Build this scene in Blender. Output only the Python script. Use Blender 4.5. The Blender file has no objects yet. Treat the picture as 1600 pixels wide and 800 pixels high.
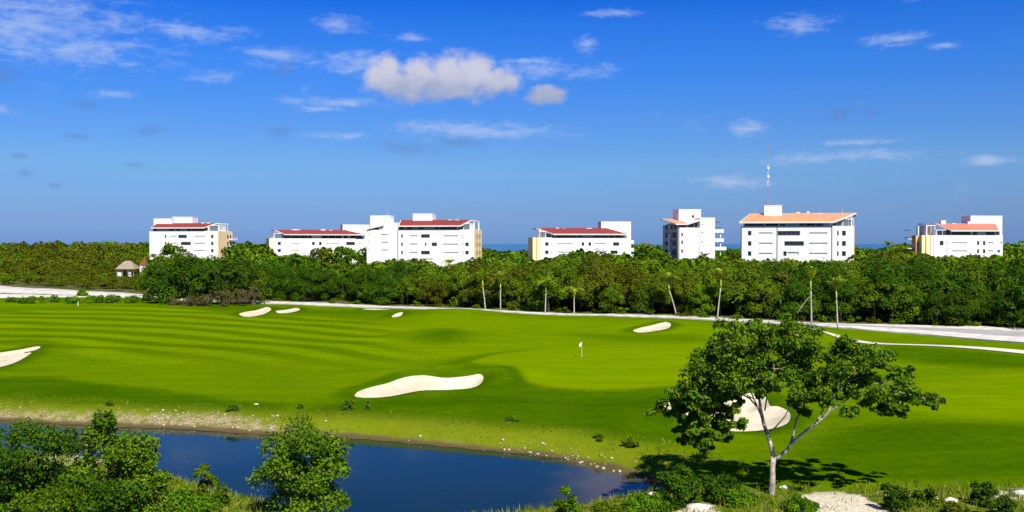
import bpy, math, random
import numpy as np
from mathutils import Vector, Matrix

random.seed(7)
RNG = np.random.default_rng(11)
scene = bpy.context.scene
COL = scene.collection

# ------------------------------------------------------------------ camera
CAM_H, FPX, HOR = 15.0, 1500.0, 381.0
cam_d = bpy.data.cameras.new('camera')
cam_d.sensor_width = 36.0
cam_d.lens = 36.0 * FPX / 1600.0
cam_d.clip_start = 0.5
cam_d.clip_end = 80000
cam = bpy.data.objects.new('camera', cam_d)
COL.objects.link(cam)
cam.location = (0, 0, CAM_H)
cam.rotation_euler = (math.radians(90) - math.atan((400 - HOR) / FPX), 0, 0)
scene.camera = cam

# ------------------------------------------------------------------ sun, sky, exposure
SUN_EL = math.radians(49)
SUN_AZ = math.atan2(0.38, -0.92)            # clockwise from +Y: behind the camera, to the right
sdir = Vector((math.cos(SUN_EL) * math.sin(SUN_AZ), math.cos(SUN_EL) * math.cos(SUN_AZ), math.sin(SUN_EL)))
sun_d = bpy.data.lights.new('sun', 'SUN')
sun_d.energy = 5.0
sun_d.angle = math.radians(0.53)
sun_d.color = (1.0, 0.955, 0.87)
sun = bpy.data.objects.new('sun', sun_d)
COL.objects.link(sun)
sun.rotation_euler = sdir.to_track_quat('Z', 'Y').to_euler()
sun.location = (40, -40, 90)

scene.view_settings.view_transform = 'Standard'
scene.view_settings.look = 'None'
scene.view_settings.exposure = 0.65
scene.view_settings.gamma = 1.0
scene.render.engine = 'CYCLES'
scene.cycles.max_bounces = 6
scene.cycles.diffuse_bounces = 3
scene.cycles.transparent_max_bounces = 6

world = bpy.data.worlds.new('World')
scene.world = world
world.use_nodes = True


class NT:
    """small helper to write node trees"""
    def __init__(self, tree):
        self.t = tree
        self.n = tree.nodes
        self.l = tree.links

    def new(self, typ, **kw):
        nd = self.n.new(typ)
        for k, v in kw.items():
            setattr(nd, k, v)
        return nd

    def put(self, sock, v):
        if isinstance(v, bpy.types.NodeSocket):
            self.l.new(v, sock)
        elif v is not None:
            if isinstance(v, (tuple, list)) and len(v) == 3 and len(sock.default_value) == 4:
                v = (*v, 1)
            sock.default_value = v

    def math(self, op, a, b=None, c=None, clamp=False):
        nd = self.new('ShaderNodeMath', operation=op, use_clamp=clamp)
        self.put(nd.inputs[0], a)
        if b is not None: self.put(nd.inputs[1], b)
        if c is not None: self.put(nd.inputs[2], c)
        return nd.outputs[0]

    def vmath(self, op, a, b=None):
        nd = self.new('ShaderNodeVectorMath', operation=op)
        self.put(nd.inputs[0], a)
        if b is not None: self.put(nd.inputs[1], b)
        return nd.outputs[0]

    def smooth(self, x, a, b, lo=0.0, hi=1.0):
        nd = self.new('ShaderNodeMapRange', interpolation_type='SMOOTHSTEP')
        self.put(nd.inputs[0], x)
        for i, v in zip((1, 2, 3, 4), (a, b, lo, hi)):
            self.put(nd.inputs[i], v)
        return nd.outputs[0]

    def mix(self, fac, a, b, blend='MIX'):
        nd = self.new('ShaderNodeMix', data_type='RGBA', blend_type=blend)
        self.put(nd.inputs[0], fac)
        self.put(nd.inputs[6], a)
        self.put(nd.inputs[7], b)
        return nd.outputs[2]

    def noise(self, vec, scale, detail=3.0, rough=0.55, dist=0.0):
        nd = self.new('ShaderNodeTexNoise')
        if vec is not None: self.put(nd.inputs['Vector'], vec)
        nd.inputs['Scale'].default_value = scale
        nd.inputs['Detail'].default_value = detail
        nd.inputs['Roughness'].default_value = rough
        nd.inputs['Distortion'].default_value = dist
        return nd.outputs['Fac']

    def scalevec(self, vec, s):
        nd = self.new('ShaderNodeMapping')
        self.put(nd.inputs['Vector'], vec)
        nd.inputs['Scale'].default_value = s
        return nd.outputs[0]

    def attr(self, name):
        return self.new('ShaderNodeAttribute', attribute_name=name).outputs['Fac']


def build_world():
    w = NT(world.node_tree)
    w.n.clear()
    out = w.new('ShaderNodeOutputWorld')
    bg = w.new('ShaderNodeBackground')
    sky = w.new('ShaderNodeTexSky')
    sky.sky_type = 'NISHITA'
    sky.sun_disc = False
    sky.sun_elevation = SUN_EL
    sky.sun_rotation = SUN_AZ
    sky.altitude = 0
    sky.air_density = 1.0
    sky.dust_density = 0.2
    sky.ozone_density = 4.0
    tc = w.new('ShaderNodeTexCoord')
    d = tc.outputs['Generated']
    sep = w.new('ShaderNodeSeparateXYZ')
    w.put(sep.inputs[0], d)
    az = w.math('ARCTAN2', sep.outputs[0], sep.outputs[1])
    el = w.math('ARCSINE', sep.outputs[2])
    comb = w.new('ShaderNodeCombineXYZ')
    w.put(comb.inputs[0], az)
    w.put(comb.inputs[1], el)
    ae = comb.outputs[0]
    # deeper blue of a polarised tropical sky
    gam = w.new('ShaderNodeGamma')
    w.put(gam.inputs[0], sky.outputs[0])
    gam.inputs[1].default_value = SKY_GAMMA
    tinted = w.mix(1.0, gam.outputs[0], SKY_TINT, 'MULTIPLY')
    ramp = w.new('ShaderNodeValToRGB')
    w.put(ramp.inputs[0], el)
    cr = ramp.color_ramp
    while len(cr.elements) < len(SKY_RAMP): cr.elements.new(0.5)
    for e, (p_, c_) in zip(cr.elements, SKY_RAMP):
        e.position = p_
        e.color = (*c_, 1)
    col = w.mix(1.0, tinted, ramp.outputs[0], 'MULTIPLY')

    def px2(px, py):
        return math.atan((px - 800) / FPX), math.atan((HOR - py) / FPX * math.cos(math.atan((px - 800) / FPX)))

    n_fine = w.noise(w.scalevec(ae, (1, 1.35, 1)), 42, 6, 0.6, 0.2)
    n_big = w.noise(ae, 12, 4, 0.55)
    n_wisp = w.noise(w.scalevec(ae, (1, 3.2, 1)), 26, 6, 0.62, 0.6)
    n_wisp2 = w.noise(w.scalevec(ae, (1, 2.2, 1)), 75, 5, 0.6, 0.3)

    def field(blobs):
        cur = None
        for (px, py, rx, ry) in blobs:
            a0, e0 = px2(px, py)
            x = w.math('MULTIPLY_ADD', az, FPX / rx, -a0 * FPX / rx)
            y = w.math('MULTIPLY_ADD', el, FPX / ry, -e0 * FPX / ry)
            r = w.math('SQRT', w.math('MULTIPLY_ADD', y, y, w.math('MULTIPLY', x, x)))
            cur = r if cur is None else w.math('SMOOTH_MIN', cur, r, 0.25)
        return w.math('SUBTRACT', 1.0, cur)

    # thin high cloud streaks, everywhere above the horizon a little, denser where listed
    wis = field([(50, 35, 230, 85), (120, 80, 170, 36), (300, 50, 110, 20), (860, 110, 150, 20), (560, 100, 90, 30), (760, 205, 200, 20), (520, 160, 130, 12), (440, 88, 100, 22), (540, 112, 60, 14),
                 (175, 147, 45, 9), (500, 171, 60, 7), (680, 198, 110, 16), (540, 212, 90, 10), (530, 38, 70, 18),
                 (830, 96, 60, 8), (5, 172, 40, 14), (1395, 63, 62, 14), (1470, 72, 30, 8), (1245, 38, 70, 22),
                 (965, 22, 70, 10), (915, 70, 26, 22), (1150, 284, 90, 18), (1165, 200, 40, 22), (1545, 250, 55, 12),
                 (1310, 245, 190, 14), (1340, 222, 90, 7), (330, 120, 60, 14), (640, 60, 50, 10)])
    m1 = w.math('ADD', w.math('MULTIPLY', wis, 0.95), w.math('MULTIPLY_ADD', n_wisp, 2.0, -1.22))
    m1 = w.math('ADD', m1, w.math('MULTIPLY_ADD', n_wisp2, 1.1, -0.55))
    m1 = w.math('MULTIPLY', w.smooth(m1, -0.15, 1.15), w.smooth(wis, -0.7, 0.5))
    veil = w.smooth(w.math('MULTIPLY', n_wisp, w.smooth(n_big, 0.46, 0.76)), 0.30, 0.66, 0.0, 0.24)
    veil = w.math('MULTIPLY', veil, w.smooth(el, 0.0, 0.06))
    m1 = w.math('MAXIMUM', w.math('MULTIPLY', m1, 0.64), veil)
    col = w.mix(m1, col, CLOUD_THIN)
    # small grey low clouds far off
    gry = field([(235, 205, 45, 12), (120, 213, 30, 7), (40, 271, 17, 11), (215, 258, 24, 6), (86, 290, 14, 7),
                 (30, 243, 18, 7), (435, 205, 38, 18), (640, 232, 90, 20), (720, 222, 70, 14), (862, 190, 22, 13),
                 (1313, 180, 30, 17), (1365, 177, 20, 8), (130, 163, 30, 10), (10, 118, 40, 24), (448, 108, 30, 22)])
    m2 = w.math('ADD', gry, w.math('MULTIPLY_ADD', n_fine, 1.7, -0.95))
    m2 = w.math('MULTIPLY', w.smooth(m2, 0.0, 0.9), 0.38)
    col = w.mix(m2, col, CLOUD_GREY)
    # the cumulus
    cum = field([(603, 116, 34, 32), (651, 114, 34, 30), (700, 112, 36, 30), (738, 111, 44, 31), (780, 128, 36, 26),
                 (690, 132, 125, 30), (620, 130, 54, 32), (853, 149, 36, 18)])
    dens = w.math('ADD', cum, w.math('MULTIPLY_ADD', n_fine, 1.5, -0.74))
    m3 = w.smooth(dens, -0.12, 0.62, 0.0, 0.93)
    lum = w.math('ADD', w.smooth(el, px2(700, 165)[1], px2(700, 84)[1]), w.math('MULTIPLY_ADD', n_fine, 1.0, -0.5))
    ccol = w.mix(w.smooth(lum, 0.0, 0.8), CUM_LOW, CUM_TOP)
    col = w.mix(m3, col, ccol)
    w.put(bg.inputs[0], col)
    bg.inputs[1].default_value = SKY_STR
    w.put(out.inputs[0], bg.outputs[0])


SKY_STR = 0.10
SKY_GAMMA = 1.0
SKY_TINT = (1, 1, 1)
SKY_RAMP = [(0.004, (.145, .265, .68)), (0.034, (.19, .30, .61)), (0.08, (.245, .395, .65)), (0.12, (.20, .385, .72)), (0.185, (.12, .375, .85)), (0.225, (.075, .335, .87)), (0.25, (.035, .285, .84)), (0.7, (.10, .30, .76))]
CLOUD_THIN = (3.2, 3.9, 5.5)
CLOUD_GREY = (0.8, 1.5, 3.2)
CUM_LOW = (2.3, 2.65, 3.8)
CUM_TOP = (4.0, 4.0, 4.7)
build_world()

# ------------------------------------------------------------------ general helpers


def tag(o, label=None, cat=None, group=None, kind=None):
    if label: o['label'] = label
    if cat: o['category'] = cat
    if group: o['group'] = group
    if kind: o['kind'] = kind
    return o


def link(name, me, parent=None, loc=None):
    o = bpy.data.objects.new(name, me)
    COL.objects.link(o)
    if parent is not None: o.parent = parent
    if loc is not None: o.location = loc
    return o


def empty(name, loc, rz=0.0):
    o = bpy.data.objects.new(name, None)
    o.empty_display_size = 0.5
    COL.objects.link(o)
    o.location = loc
    o.rotation_euler = (0, 0, rz)
    return o


class MB:
    """collects polygons; build() links them as one mesh object"""
    def __init__(self):
        self.v, self.f, self.mi = [], [], []

    def face(self, pts, mi=0):
        i = len(self.v)
        self.v.extend([tuple(p) for p in pts])
        self.f.append(tuple(range(i, i + len(pts))))
        self.mi.append(mi)

    def box(self, x0, y0, z0, x1, y1, z1, skip=''):
        a = [(x0, y0, z0), (x1, y0, z0), (x1, y1, z0), (x0, y1, z0), (x0, y0, z1), (x1, y0, z1), (x1, y1, z1), (x0, y1, z1)]
        i = len(self.v)
        self.v.extend(a)
        F = {'b': (0, 3, 2, 1), 't': (4, 5, 6, 7), 'f': (0, 1, 5, 4), 'k': (2, 3, 7, 6), 'l': (3, 0, 4, 7), 'r': (1, 2, 6, 5)}
        for k, q in F.items():
            if k in skip: continue
            self.f.append(tuple(i + j for j in q))
            self.mi.append(0)
        return self

    def prism(self, poly, lo, hi):
        """poly: xy list ccw; lo, hi: z or function(x, y)"""
        fl = lo if callable(lo) else (lambda x, y: lo)
        fh = hi if callable(hi) else (lambda x, y: hi)
        n = len(poly)
        i = len(self.v)
        self.v.extend([(x, y, fl(x, y)) for x, y in poly])
        self.v.extend([(x, y, fh(x, y)) for x, y in poly])
        self.f.append(tuple(i + k for k in reversed(range(n))))
        self.f.append(tuple(i + n + k for k in range(n)))
        for k in range(n):
            j = (k + 1) % n
            self.f.append((i + k, i + j, i + n + j, i + n + k))
        self.mi.extend([0] * (n + 2))
        return self

    def tube(self, pts, rad, seg=7, cap=True):
        pts = [Vector(p) for p in pts]
        rings = []
        up0 = Vector((0.31, 0.17, 0.93))
        for k, p in enumerate(pts):
            a = pts[max(0, k - 1)]
            b = pts[min(len(pts) - 1, k + 1)]
            t = (b - a).normalized()
            s = t.cross(up0)
            if s.length < 0.2: s = t.cross(Vector((1, 0, 0)))
            s.normalize()
            u = s.cross(t)
            i = len(self.v)
            for q in range(seg):
                an = 2 * math.pi * q / seg
                self.v.append(tuple(p + (s * math.cos(an) + u * math.sin(an)) * rad[k]))
            rings.append(i)
        for a, b in zip(rings[:-1], rings[1:]):
            for q in range(seg):
                r = (q + 1) % seg
                self.f.append((a + q, a + r, b + r, b + q))
                self.mi.append(0)
        if cap:
            self.f.append(tuple(rings[0] + q for q in reversed(range(seg))))
            self.f.append(tuple(rings[-1] + q for q in range(seg)))
            self.mi.extend([0, 0])
        return self

    def mesh(self, name, mats, smooth=False):
        me = bpy.data.meshes.new(name)
        me.from_pydata(self.v, [], self.f)
        if not isinstance(mats, (list, tuple)): mats = [mats]
        for m in mats: me.materials.append(m)
        if len(mats) > 1: me.polygons.foreach_set('material_index', self.mi)
        if smooth: me.polygons.foreach_set('use_smooth', [True] * len(self.f))
        me.update()
        return me

    def build(self, name, mats, parent=None, smooth=False, loc=None):
        return link(name, self.mesh(name, mats, smooth), parent, loc)


def quads_mesh(name, V, Fq, mat, attrs=None, smooth=False):
    """fast mesh from numpy arrays; attrs: per-face float attributes"""
    me = bpy.data.meshes.new(name)
    nv, nf, k = len(V), len(Fq), Fq.shape[1]
    me.vertices.add(nv)
    me.vertices.foreach_set('co', np.ascontiguousarray(V, dtype=np.float32).ravel())
    me.loops.add(nf * k)
    me.loops.foreach_set('vertex_index', np.ascontiguousarray(Fq, dtype=np.int32).ravel())
    me.polygons.add(nf)
    me.polygons.foreach_set('loop_start', np.arange(0, nf * k, k, dtype=np.int32))
    me.polygons.foreach_set('loop_total', np.full(nf, k, dtype=np.int32))
    if smooth: me.polygons.foreach_set('use_smooth', np.ones(nf, dtype=bool))
    me.update(calc_edges=True)
    me.materials.append(mat)
    for an, (dom, arr) in (attrs or {}).items():
        at = me.attributes.new(an, 'FLOAT', dom)
        at.data.foreach_set('value', np.ascontiguousarray(arr, dtype=np.float32))
    me.validate()
    return me


PITCH = math.atan((400 - HOR) / FPX)
CP, SP = math.cos(PITCH), math.sin(PITCH)


def ray(px, py):
    """direction of a photo pixel, scaled so that its y (depth) is 1"""
    x, u = (px - 800) / FPX, (400 - py) / FPX
    y = CP + u * SP
    z = -SP + u * CP
    return x / y, z / y


def G(px, py, z=0.0):
    rx, rz = ray(px, py)
    Y = (z - CAM_H) / rz
    return (rx * Y, Y)


def zat(py, depth, px=800):
    return CAM_H + ray(px, py)[1] * depth


def sdf_poly(poly, X, Y):
    P = np.array(poly, dtype=float)
    d = np.full(X.shape, 1e18)
    ins = np.zeros(X.shape, dtype=bool)
    n = len(P)
    for i in range(n):
        ax, ay = P[i]
        bx, by = P[(i + 1) % n]
        ex, ey = bx - ax, by - ay
        wx, wy = X - ax, Y - ay
        t = np.clip((wx * ex + wy * ey) / (ex * ex + ey * ey + 1e-12), 0, 1)
        d = np.minimum(d, (wx - ex * t) ** 2 + (wy - ey * t) ** 2)
        c = ((ay > Y) != (by > Y)) & (X < (bx - ax) * (Y - ay) / (by - ay + 1e-12) + ax)
        ins ^= c
    d = np.sqrt(d)
    return np.where(ins, -d, d)


def spline(pts, n=6, closed=True):
    P = [Vector((*p, 0)) for p in pts]
    out = []
    N = len(P)
    for i in range(N if closed else N - 1):
        if closed: a, b, c, d = P[i - 1], P[i], P[(i + 1) % N], P[(i + 2) % N]
        else: a, b, c, d = P[max(i - 1, 0)], P[i], P[i + 1], P[min(i + 2, N - 1)]
        for k in range(n):
            t = k / n
            q = 0.5 * ((2 * b) + (c - a) * t + (2 * a - 5 * b + 4 * c - d) * t * t + (3 * b - a - 3 * c + d) * t ** 3)
            out.append((q.x, q.y))
    if not closed: out.append((P[-1].x, P[-1].y))
    return out


def sstep(x, a, b):
    t = np.clip((x - a) / (b - a), 0, 1)
    return t * t * (3 - 2 * t)


# ------------------------------------------------------------------ materials


def new_mat(name):
    m = bpy.data.materials.new(name)
    m.use_nodes = True
    t = NT(m.node_tree)
    t.n.clear()
    out = t.new('ShaderNodeOutputMaterial')
    return m, t, out


def simple(name, col, rough=0.7, var=0.12, scale=0.6, metallic=0.0, spec=0.3, bump=0.0, bscale=8.0):
    m, t, out = new_mat(name)
    b = t.new('ShaderNodeBsdfPrincipled')
    tc = t.new('ShaderNodeTexCoord')
    n = t.noise(tc.outputs['Object'], scale, 5, 0.6)
    c2 = tuple(max(0.0, c * (1 - var * 1.6)) for c in col)
    c1 = tuple(min(1.0, c * (1 + var * 0.6)) for c in col)
    t.put(b.inputs['Base Color'], t.mix(t.smooth(n, 0.3, 0.7), c2, c1))
    b.inputs['Roughness'].default_value = rough
    b.inputs['Metallic'].default_value = metallic
    b.inputs['Specular IOR Level'].default_value = spec
    if bump:
        bp = t.new('ShaderNodeBump')
        bp.inputs['Strength'].default_value = bump
        t.put(bp.inputs['Height'], t.noise(tc.outputs['Object'], bscale, 4, 0.6))
        t.put(b.inputs['Normal'], bp.outputs[0])
    t.put(out.inputs[0], b.outputs[0])
    return m


def leaf_mat(name, dark, light, brown=(0.10, 0.085, 0.03), brown_amt=0.05, trans=0.25, objvar=0.35):
    m, t, out = new_mat(name)
    tone = t.attr('tone')
    oi = t.new('ShaderNodeObjectInfo')
    c = t.mix(tone, dark, light)
    c = t.mix(t.smooth(t.attr('dry'), 1 - brown_amt - 0.02, 1 - brown_amt + 0.02), c, brown)
    hs = t.new('ShaderNodeHueSaturation')
    t.put(hs.inputs['Color'], c)
    t.put(hs.inputs['Hue'], t.math('MULTIPLY_ADD', oi.outputs['Random'], 0.05 * objvar, 0.5 - 0.025 * objvar))
    t.put(hs.inputs['Value'], t.math('MULTIPLY_ADD', oi.outputs['Random'], objvar, 1 - objvar / 2))
    col = hs.outputs[0]
    b = t.new('ShaderNodeBsdfPrincipled')
    t.put(b.inputs['Base Color'], col)
    b.inputs['Roughness'].default_value = 0.6
    b.inputs['Specular IOR Level'].default_value = 0.05
    tr = t.new('ShaderNodeBsdfTranslucent')
    t.put(tr.inputs[0], t.mix(1.0, col, (1.0, 1.1, 0.5), 'MULTIPLY'))
    mx = t.new('ShaderNodeMixShader')
    mx.inputs[0].default_value = trans
    t.put(mx.inputs[1], b.outputs[0])
    t.put(mx.inputs[2], tr.outputs[0])
    t.put(out.inputs[0], mx.outputs[0])
    return m


M = {}
M['white'] = simple('white_render', (0.735, 0.72, 0.685), 0.75, 0.05, 0.22)
M['cream'] = simple('cream_render', (0.88, 0.66, 0.34), 0.75, 0.06, 0.3)
M['ochre'] = simple('ochre_render', (0.72, 0.40, 0.16), 0.75, 0.08, 0.3)
M['grey_render_and_shade'] = simple('beige_render_and_shade', (0.42, 0.38, 0.32), 0.75, 0.08, 0.3)  # also carries the painted shade tone of the narrow block's left face
M['eave'] = simple('eave_edge', (0.72, 0.60, 0.50), 0.7, 0.06, 0.3)
M['frame'] = simple('window_frame_metal', (0.11, 0.10, 0.10), 0.5, 0.08, 1.0)
M['pale_frame'] = simple('pale_shutter', (0.62, 0.60, 0.58), 0.6, 0.08, 1.0)
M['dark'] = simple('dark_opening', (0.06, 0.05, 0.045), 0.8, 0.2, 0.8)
M['slab'] = simple('balcony_concrete', (0.68, 0.67, 0.64), 0.75, 0.05, 0.4)
M['metal'] = simple('galvanised_metal', (0.55, 0.56, 0.58), 0.45, 0.1, 2.0, 0.6)
M['mast_red'] = simple('mast_faded_red_paint', (0.42, 0.24, 0.22), 0.5, 0.1, 2.0)
M['mast_white'] = simple('mast_white_paint', (0.75, 0.75, 0.76), 0.5, 0.1, 2.0)
M['bark'] = simple('pale_bark', (0.42, 0.36, 0.29), 0.85, 0.35, 2.2, bump=0.6, bscale=9)
M['bark_dark'] = simple('dark_bark', (0.13, 0.10, 0.075), 0.9, 0.3, 1.5)
M['palm_bark'] = simple('palm_trunk_grey', (0.40, 0.38, 0.31), 0.85, 0.18, 1.4)
M['thatch'] = simple('dry_thatch', (0.30, 0.24, 0.18), 0.95, 0.3, 3.0, bump=0.8, bscale=14)
M['brick_red'] = simple('dark_red_tiles', (0.20, 0.06, 0.035), 0.8, 0.25, 2.0)
M['timber'] = simple('weathered_timber', (0.34, 0.26, 0.18), 0.85, 0.25, 2.0)
M['stone'] = simple('pale_limestone', (0.40, 0.34, 0.22), 0.9, 0.35, 2.5, bump=0.6, bscale=6)
M['stone_white'] = simple('white_limestone', (0.72, 0.66, 0.55), 0.9, 0.25, 2.5, bump=0.6, bscale=6)
M['flag'] = simple('white_flag_cloth', (0.85, 0.84, 0.72), 0.7, 0.04, 2.0)
M['pole'] = simple('flagstick_yellow', (0.75, 0.70, 0.30), 0.4, 0.05, 2.0)


def glass(name, col, rough=0.12):
    m, t, out = new_mat(name)
    b = t.new('ShaderNodeBsdfPrincipled')
    b.inputs['Base Color'].default_value = (*col, 1)
    b.inputs['Roughness'].default_value = rough
    b.inputs['Specular IOR Level'].default_value = 0.5
    t.put(out.inputs[0], b.outputs[0])
    return m


M['glass'] = glass('dark_window_glass', (0.02, 0.024, 0.028))
M['teal_glass'] = glass('teal_terrace_glass', (0.10, 0.16, 0.16))
M['pale_pane'] = simple('drawn_pale_blind', (0.60, 0.58, 0.56), 0.6, 0.08, 1.0)


def tile_mat(name, col):
    m, t, out = new_mat(name)
    tc = t.new('ShaderNodeTexCoord')
    b = t.new('ShaderNodeBsdfPrincipled')
    n = t.noise(tc.outputs['Object'], 0.5, 5, 0.65)
    n2 = t.noise(tc.outputs['Object'], 6.0, 3, 0.6)
    c = t.mix(t.smooth(n, 0.3, 0.7), tuple(x * 0.72 for x in col), col)
    c = t.mix(t.smooth(n2, 0.35, 0.75), c, tuple(min(1, x * 1.25) for x in col))
    t.put(b.inputs['Base Color'], c)
    b.inputs['Roughness'].default_value = 0.8
    t.put(out.inputs[0], b.outputs[0])
    return m


M['tile_red'] = tile_mat('red_clay_tiles', (0.22, 0.028, 0.024))
M['tile_orange'] = tile_mat('orange_clay_tiles', (0.62, 0.25, 0.125))
M['tile_salmon'] = tile_mat('salmon_clay_tiles', (0.46, 0.165, 0.105))
M['pan'] = simple('sand_pan', (0.58, 0.50, 0.35), 0.95, 0.16, 0.35, spec=0.02, bump=0.5, bscale=3.2)

M['leaf_dark'] = leaf_mat('leaf_dark_green', (0.020, 0.056, 0.002), (0.072, 0.148, 0.003), brown=(0.11, 0.11, 0.01), brown_amt=0.03)
M['leaf_mid'] = leaf_mat('leaf_mid_green', (0.046, 0.090, 0.002), (0.132, 0.212, 0.004), brown=(0.14, 0.12, 0.01), brown_amt=0.04)
M['leaf_olive'] = leaf_mat('leaf_olive', (0.046, 0.064, 0.002), (0.125, 0.145, 0.004), brown=(0.11, 0.085, 0.012), brown_amt=0.08)
M['leaf_main'] = leaf_mat('leaf_lone_tree', (0.036, 0.098, 0.002), (0.140, 0.250, 0.005), brown=(0.20, 0.17, 0.04), brown_amt=0.07, objvar=0.0)
M['leaf_bright'] = leaf_mat('leaf_bright_shrub', (0.040, 0.105, 0.002), (0.130, 0.260, 0.004), brown=(0.15, 0.15, 0.01), brown_amt=0.03)
M['leaf_dry'] = leaf_mat('dry_grey_twigs', (0.070, 0.058, 0.020), (0.16, 0.13, 0.05), brown_amt=0.2, trans=0.05)
M['frond'] = leaf_mat('palm_frond_green', (0.150, 0.210, 0.006), (0.300, 0.370, 0.020), brown=(0.30, 0.22, 0.06), brown_amt=0.08)
M['crownshaft'] = simple('palm_crownshaft', (0.34, 0.44, 0.06), 0.5, 0.15, 1.0)
M['grass_blade'] = leaf_mat('grass_blades', (0.060, 0.105, 0.002), (0.20, 0.26, 0.006), brown=(0.30, 0.25, 0.08), brown_amt=0.14, objvar=0)

# ------------------------------------------------------------------ plan of the golf course (ground metres)
WATER_Z = -1.1
pond_px = [(-260, 640), (0, 657), (100, 663), (250, 669), (330, 673), (400, 678), (480, 681), (560, 685), (640, 692), (700, 698),
           (780, 706), (850, 713), (905, 723), (950, 732), (985, 742), (1013, 750), (1022, 760), (1005, 772), (965, 782), (925, 790),
           (870, 799), (790, 808), (700, 822), (600, 826), (520, 812), (430, 792), (380, 780), (320, 764), (250, 744), (190, 728),
           (60, 715), (-80, 700), (-260, 690)]
POND = spline([G(x, y, WATER_Z) for x, y in pond_px], 3)

bunker_px = {
    'mid': [(555, 617), (562, 612), (578, 607), (600, 602), (628, 596), (660, 594), (695, 595), (725, 593.5), (750, 592), (755, 596),
            (742, 604), (722, 607), (690, 609), (660, 610), (632, 615), (605, 620), (575, 622), (556, 621)],
    'tree': [(1031, 641), (1036, 633), (1047, 630), (1060, 636), (1082, 642), (1105, 644), (1128, 637), (1150, 630), (1175, 627.5), (1196, 631),
             (1203, 643), (1216, 645), (1231, 651), (1235, 658), (1228, 667), (1205, 673), (1165, 676), (1125, 674), (1095, 664), (1065, 654), (1042, 648)],
    'left': [(-70, 566), (-30, 557), (0, 553), (28, 549), (50, 545.5), (63, 545), (56, 550), (36, 556), (49, 557), (40, 563), (20, 570), (-5, 575), (-50, 583)],
    'far_a': [(373.5, 492), (383, 488), (400, 486), (416, 482.5), (423, 484), (421, 489), (405, 493), (385, 495.5)],
    'far_b': [(432, 488.5), (448, 486), (464, 484), (468, 486.5), (452, 489.5), (435, 490.5)],
    'right': [(989, 517.5), (1000, 514), (1020, 511.5), (1040, 509), (1048, 511), (1044, 515.5), (1025, 518.5), (1000, 520.5)],
    'thin': [(566, 485), (585, 484.2), (608, 485.8), (622, 488), (612, 489.5), (590, 488)],
    'tiny': [(612, 496), (619, 493.6), (629, 493), (626, 495.5), (616, 497)],
}
BUNK = {k: spline([G(x, y) for x, y in v], 5) for k, v in bunker_px.items()}

GREEN = spline([G(x, y) for x, y in [(738, 572), (770, 560), (830, 552), (920, 546), (1030, 543), (1130, 545), (1180, 560), (1160, 590), (1080, 608),
                                     (1000, 614), (920, 615), (860, 610), (825, 602), (808, 590), (780, 584)]], 4)
GREEN2 = spline([G(x, y) for x, y in [(1440, 600), (1520, 584), (1640, 578), (1760, 590), (1760, 640), (1640, 662), (1540, 664), (1460, 655), (1400, 635)]], 4)
FAIR = spline([G(x, y) for x, y in [(-150, 520), (-60, 500), (60, 485), (250, 478), (360, 492), (470, 494), (560, 500), (640, 515), (610, 540), (660, 560),
                                    (600, 590), (540, 615), (420, 625), (300, 612), (200, 600), (110, 580), (80, 550), (-20, 545)]], 4)

ROAD_UP = [(1720, 522), (1600, 517), (1440, 512), (1280, 506.5), (1125, 498.7), (950, 491.3), (840, 487.5), (740, 484), (640, 480), (560, 476.8), (420, 470.5),
           (300, 465.5), (230, 461), (150, 456), (70, 451), (0, 447), (-90, 443)]
ROAD_LO = [(1720, 551), (1600, 538.5), (1440, 523.5), (1280, 512.5), (1125, 502), (950, 494.5), (840, 490.5), (740, 487.3), (640, 484), (560, 480.8), (420, 475.3),
           (300, 470.7), (230, 466.5), (150, 463), (70, 460), (0, 457.5), (-90, 455)]


def road_depth(px):
    """depth of the road's far edge at photo column px"""
    xs = [p[0] for p in ROAD_UP][::-1]
    ys = [p[1] for p in ROAD_UP][::-1]
    return np.interp(px, xs, [CAM_H * FPX / (y - HOR) for y in ys])


MOUNDS = [  # px, py, half width m, half depth m, height m
    (690, 528, 9, 7, 1.5), (655, 491, 15, 6, 0.7), (720, 488, 10, 6, 0.5), (640, 588, 7, 3.5, 0.9), (720, 586, 5, 3, 0.7),
    (1020, 507, 10, 7, 0.7), (1110, 514, 10, 8, 0.45), (400, 480, 12, 8, 0.4), (450, 484, 10, 7, 0.35), (60, 537, 9, 7, 0.8),
    (120, 556, 8, 7, 0.7), (1290, 640, 6, 5, 0.6), (1150, 622, 6, 3.5, 0.7), (1440, 555, 20, 10, 0.8), (820, 590, 3.5, 4, 0.5),
    (1060, 560, 14, 6, 0.4), (1560, 680, 10, 7, 0.6), (980, 650, 9, 6, 0.5), (720, 640, 9, 5, 0.5), (330, 560, 14, 10, 0.35), (500, 545, 12, 9, 0.3)]


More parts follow.
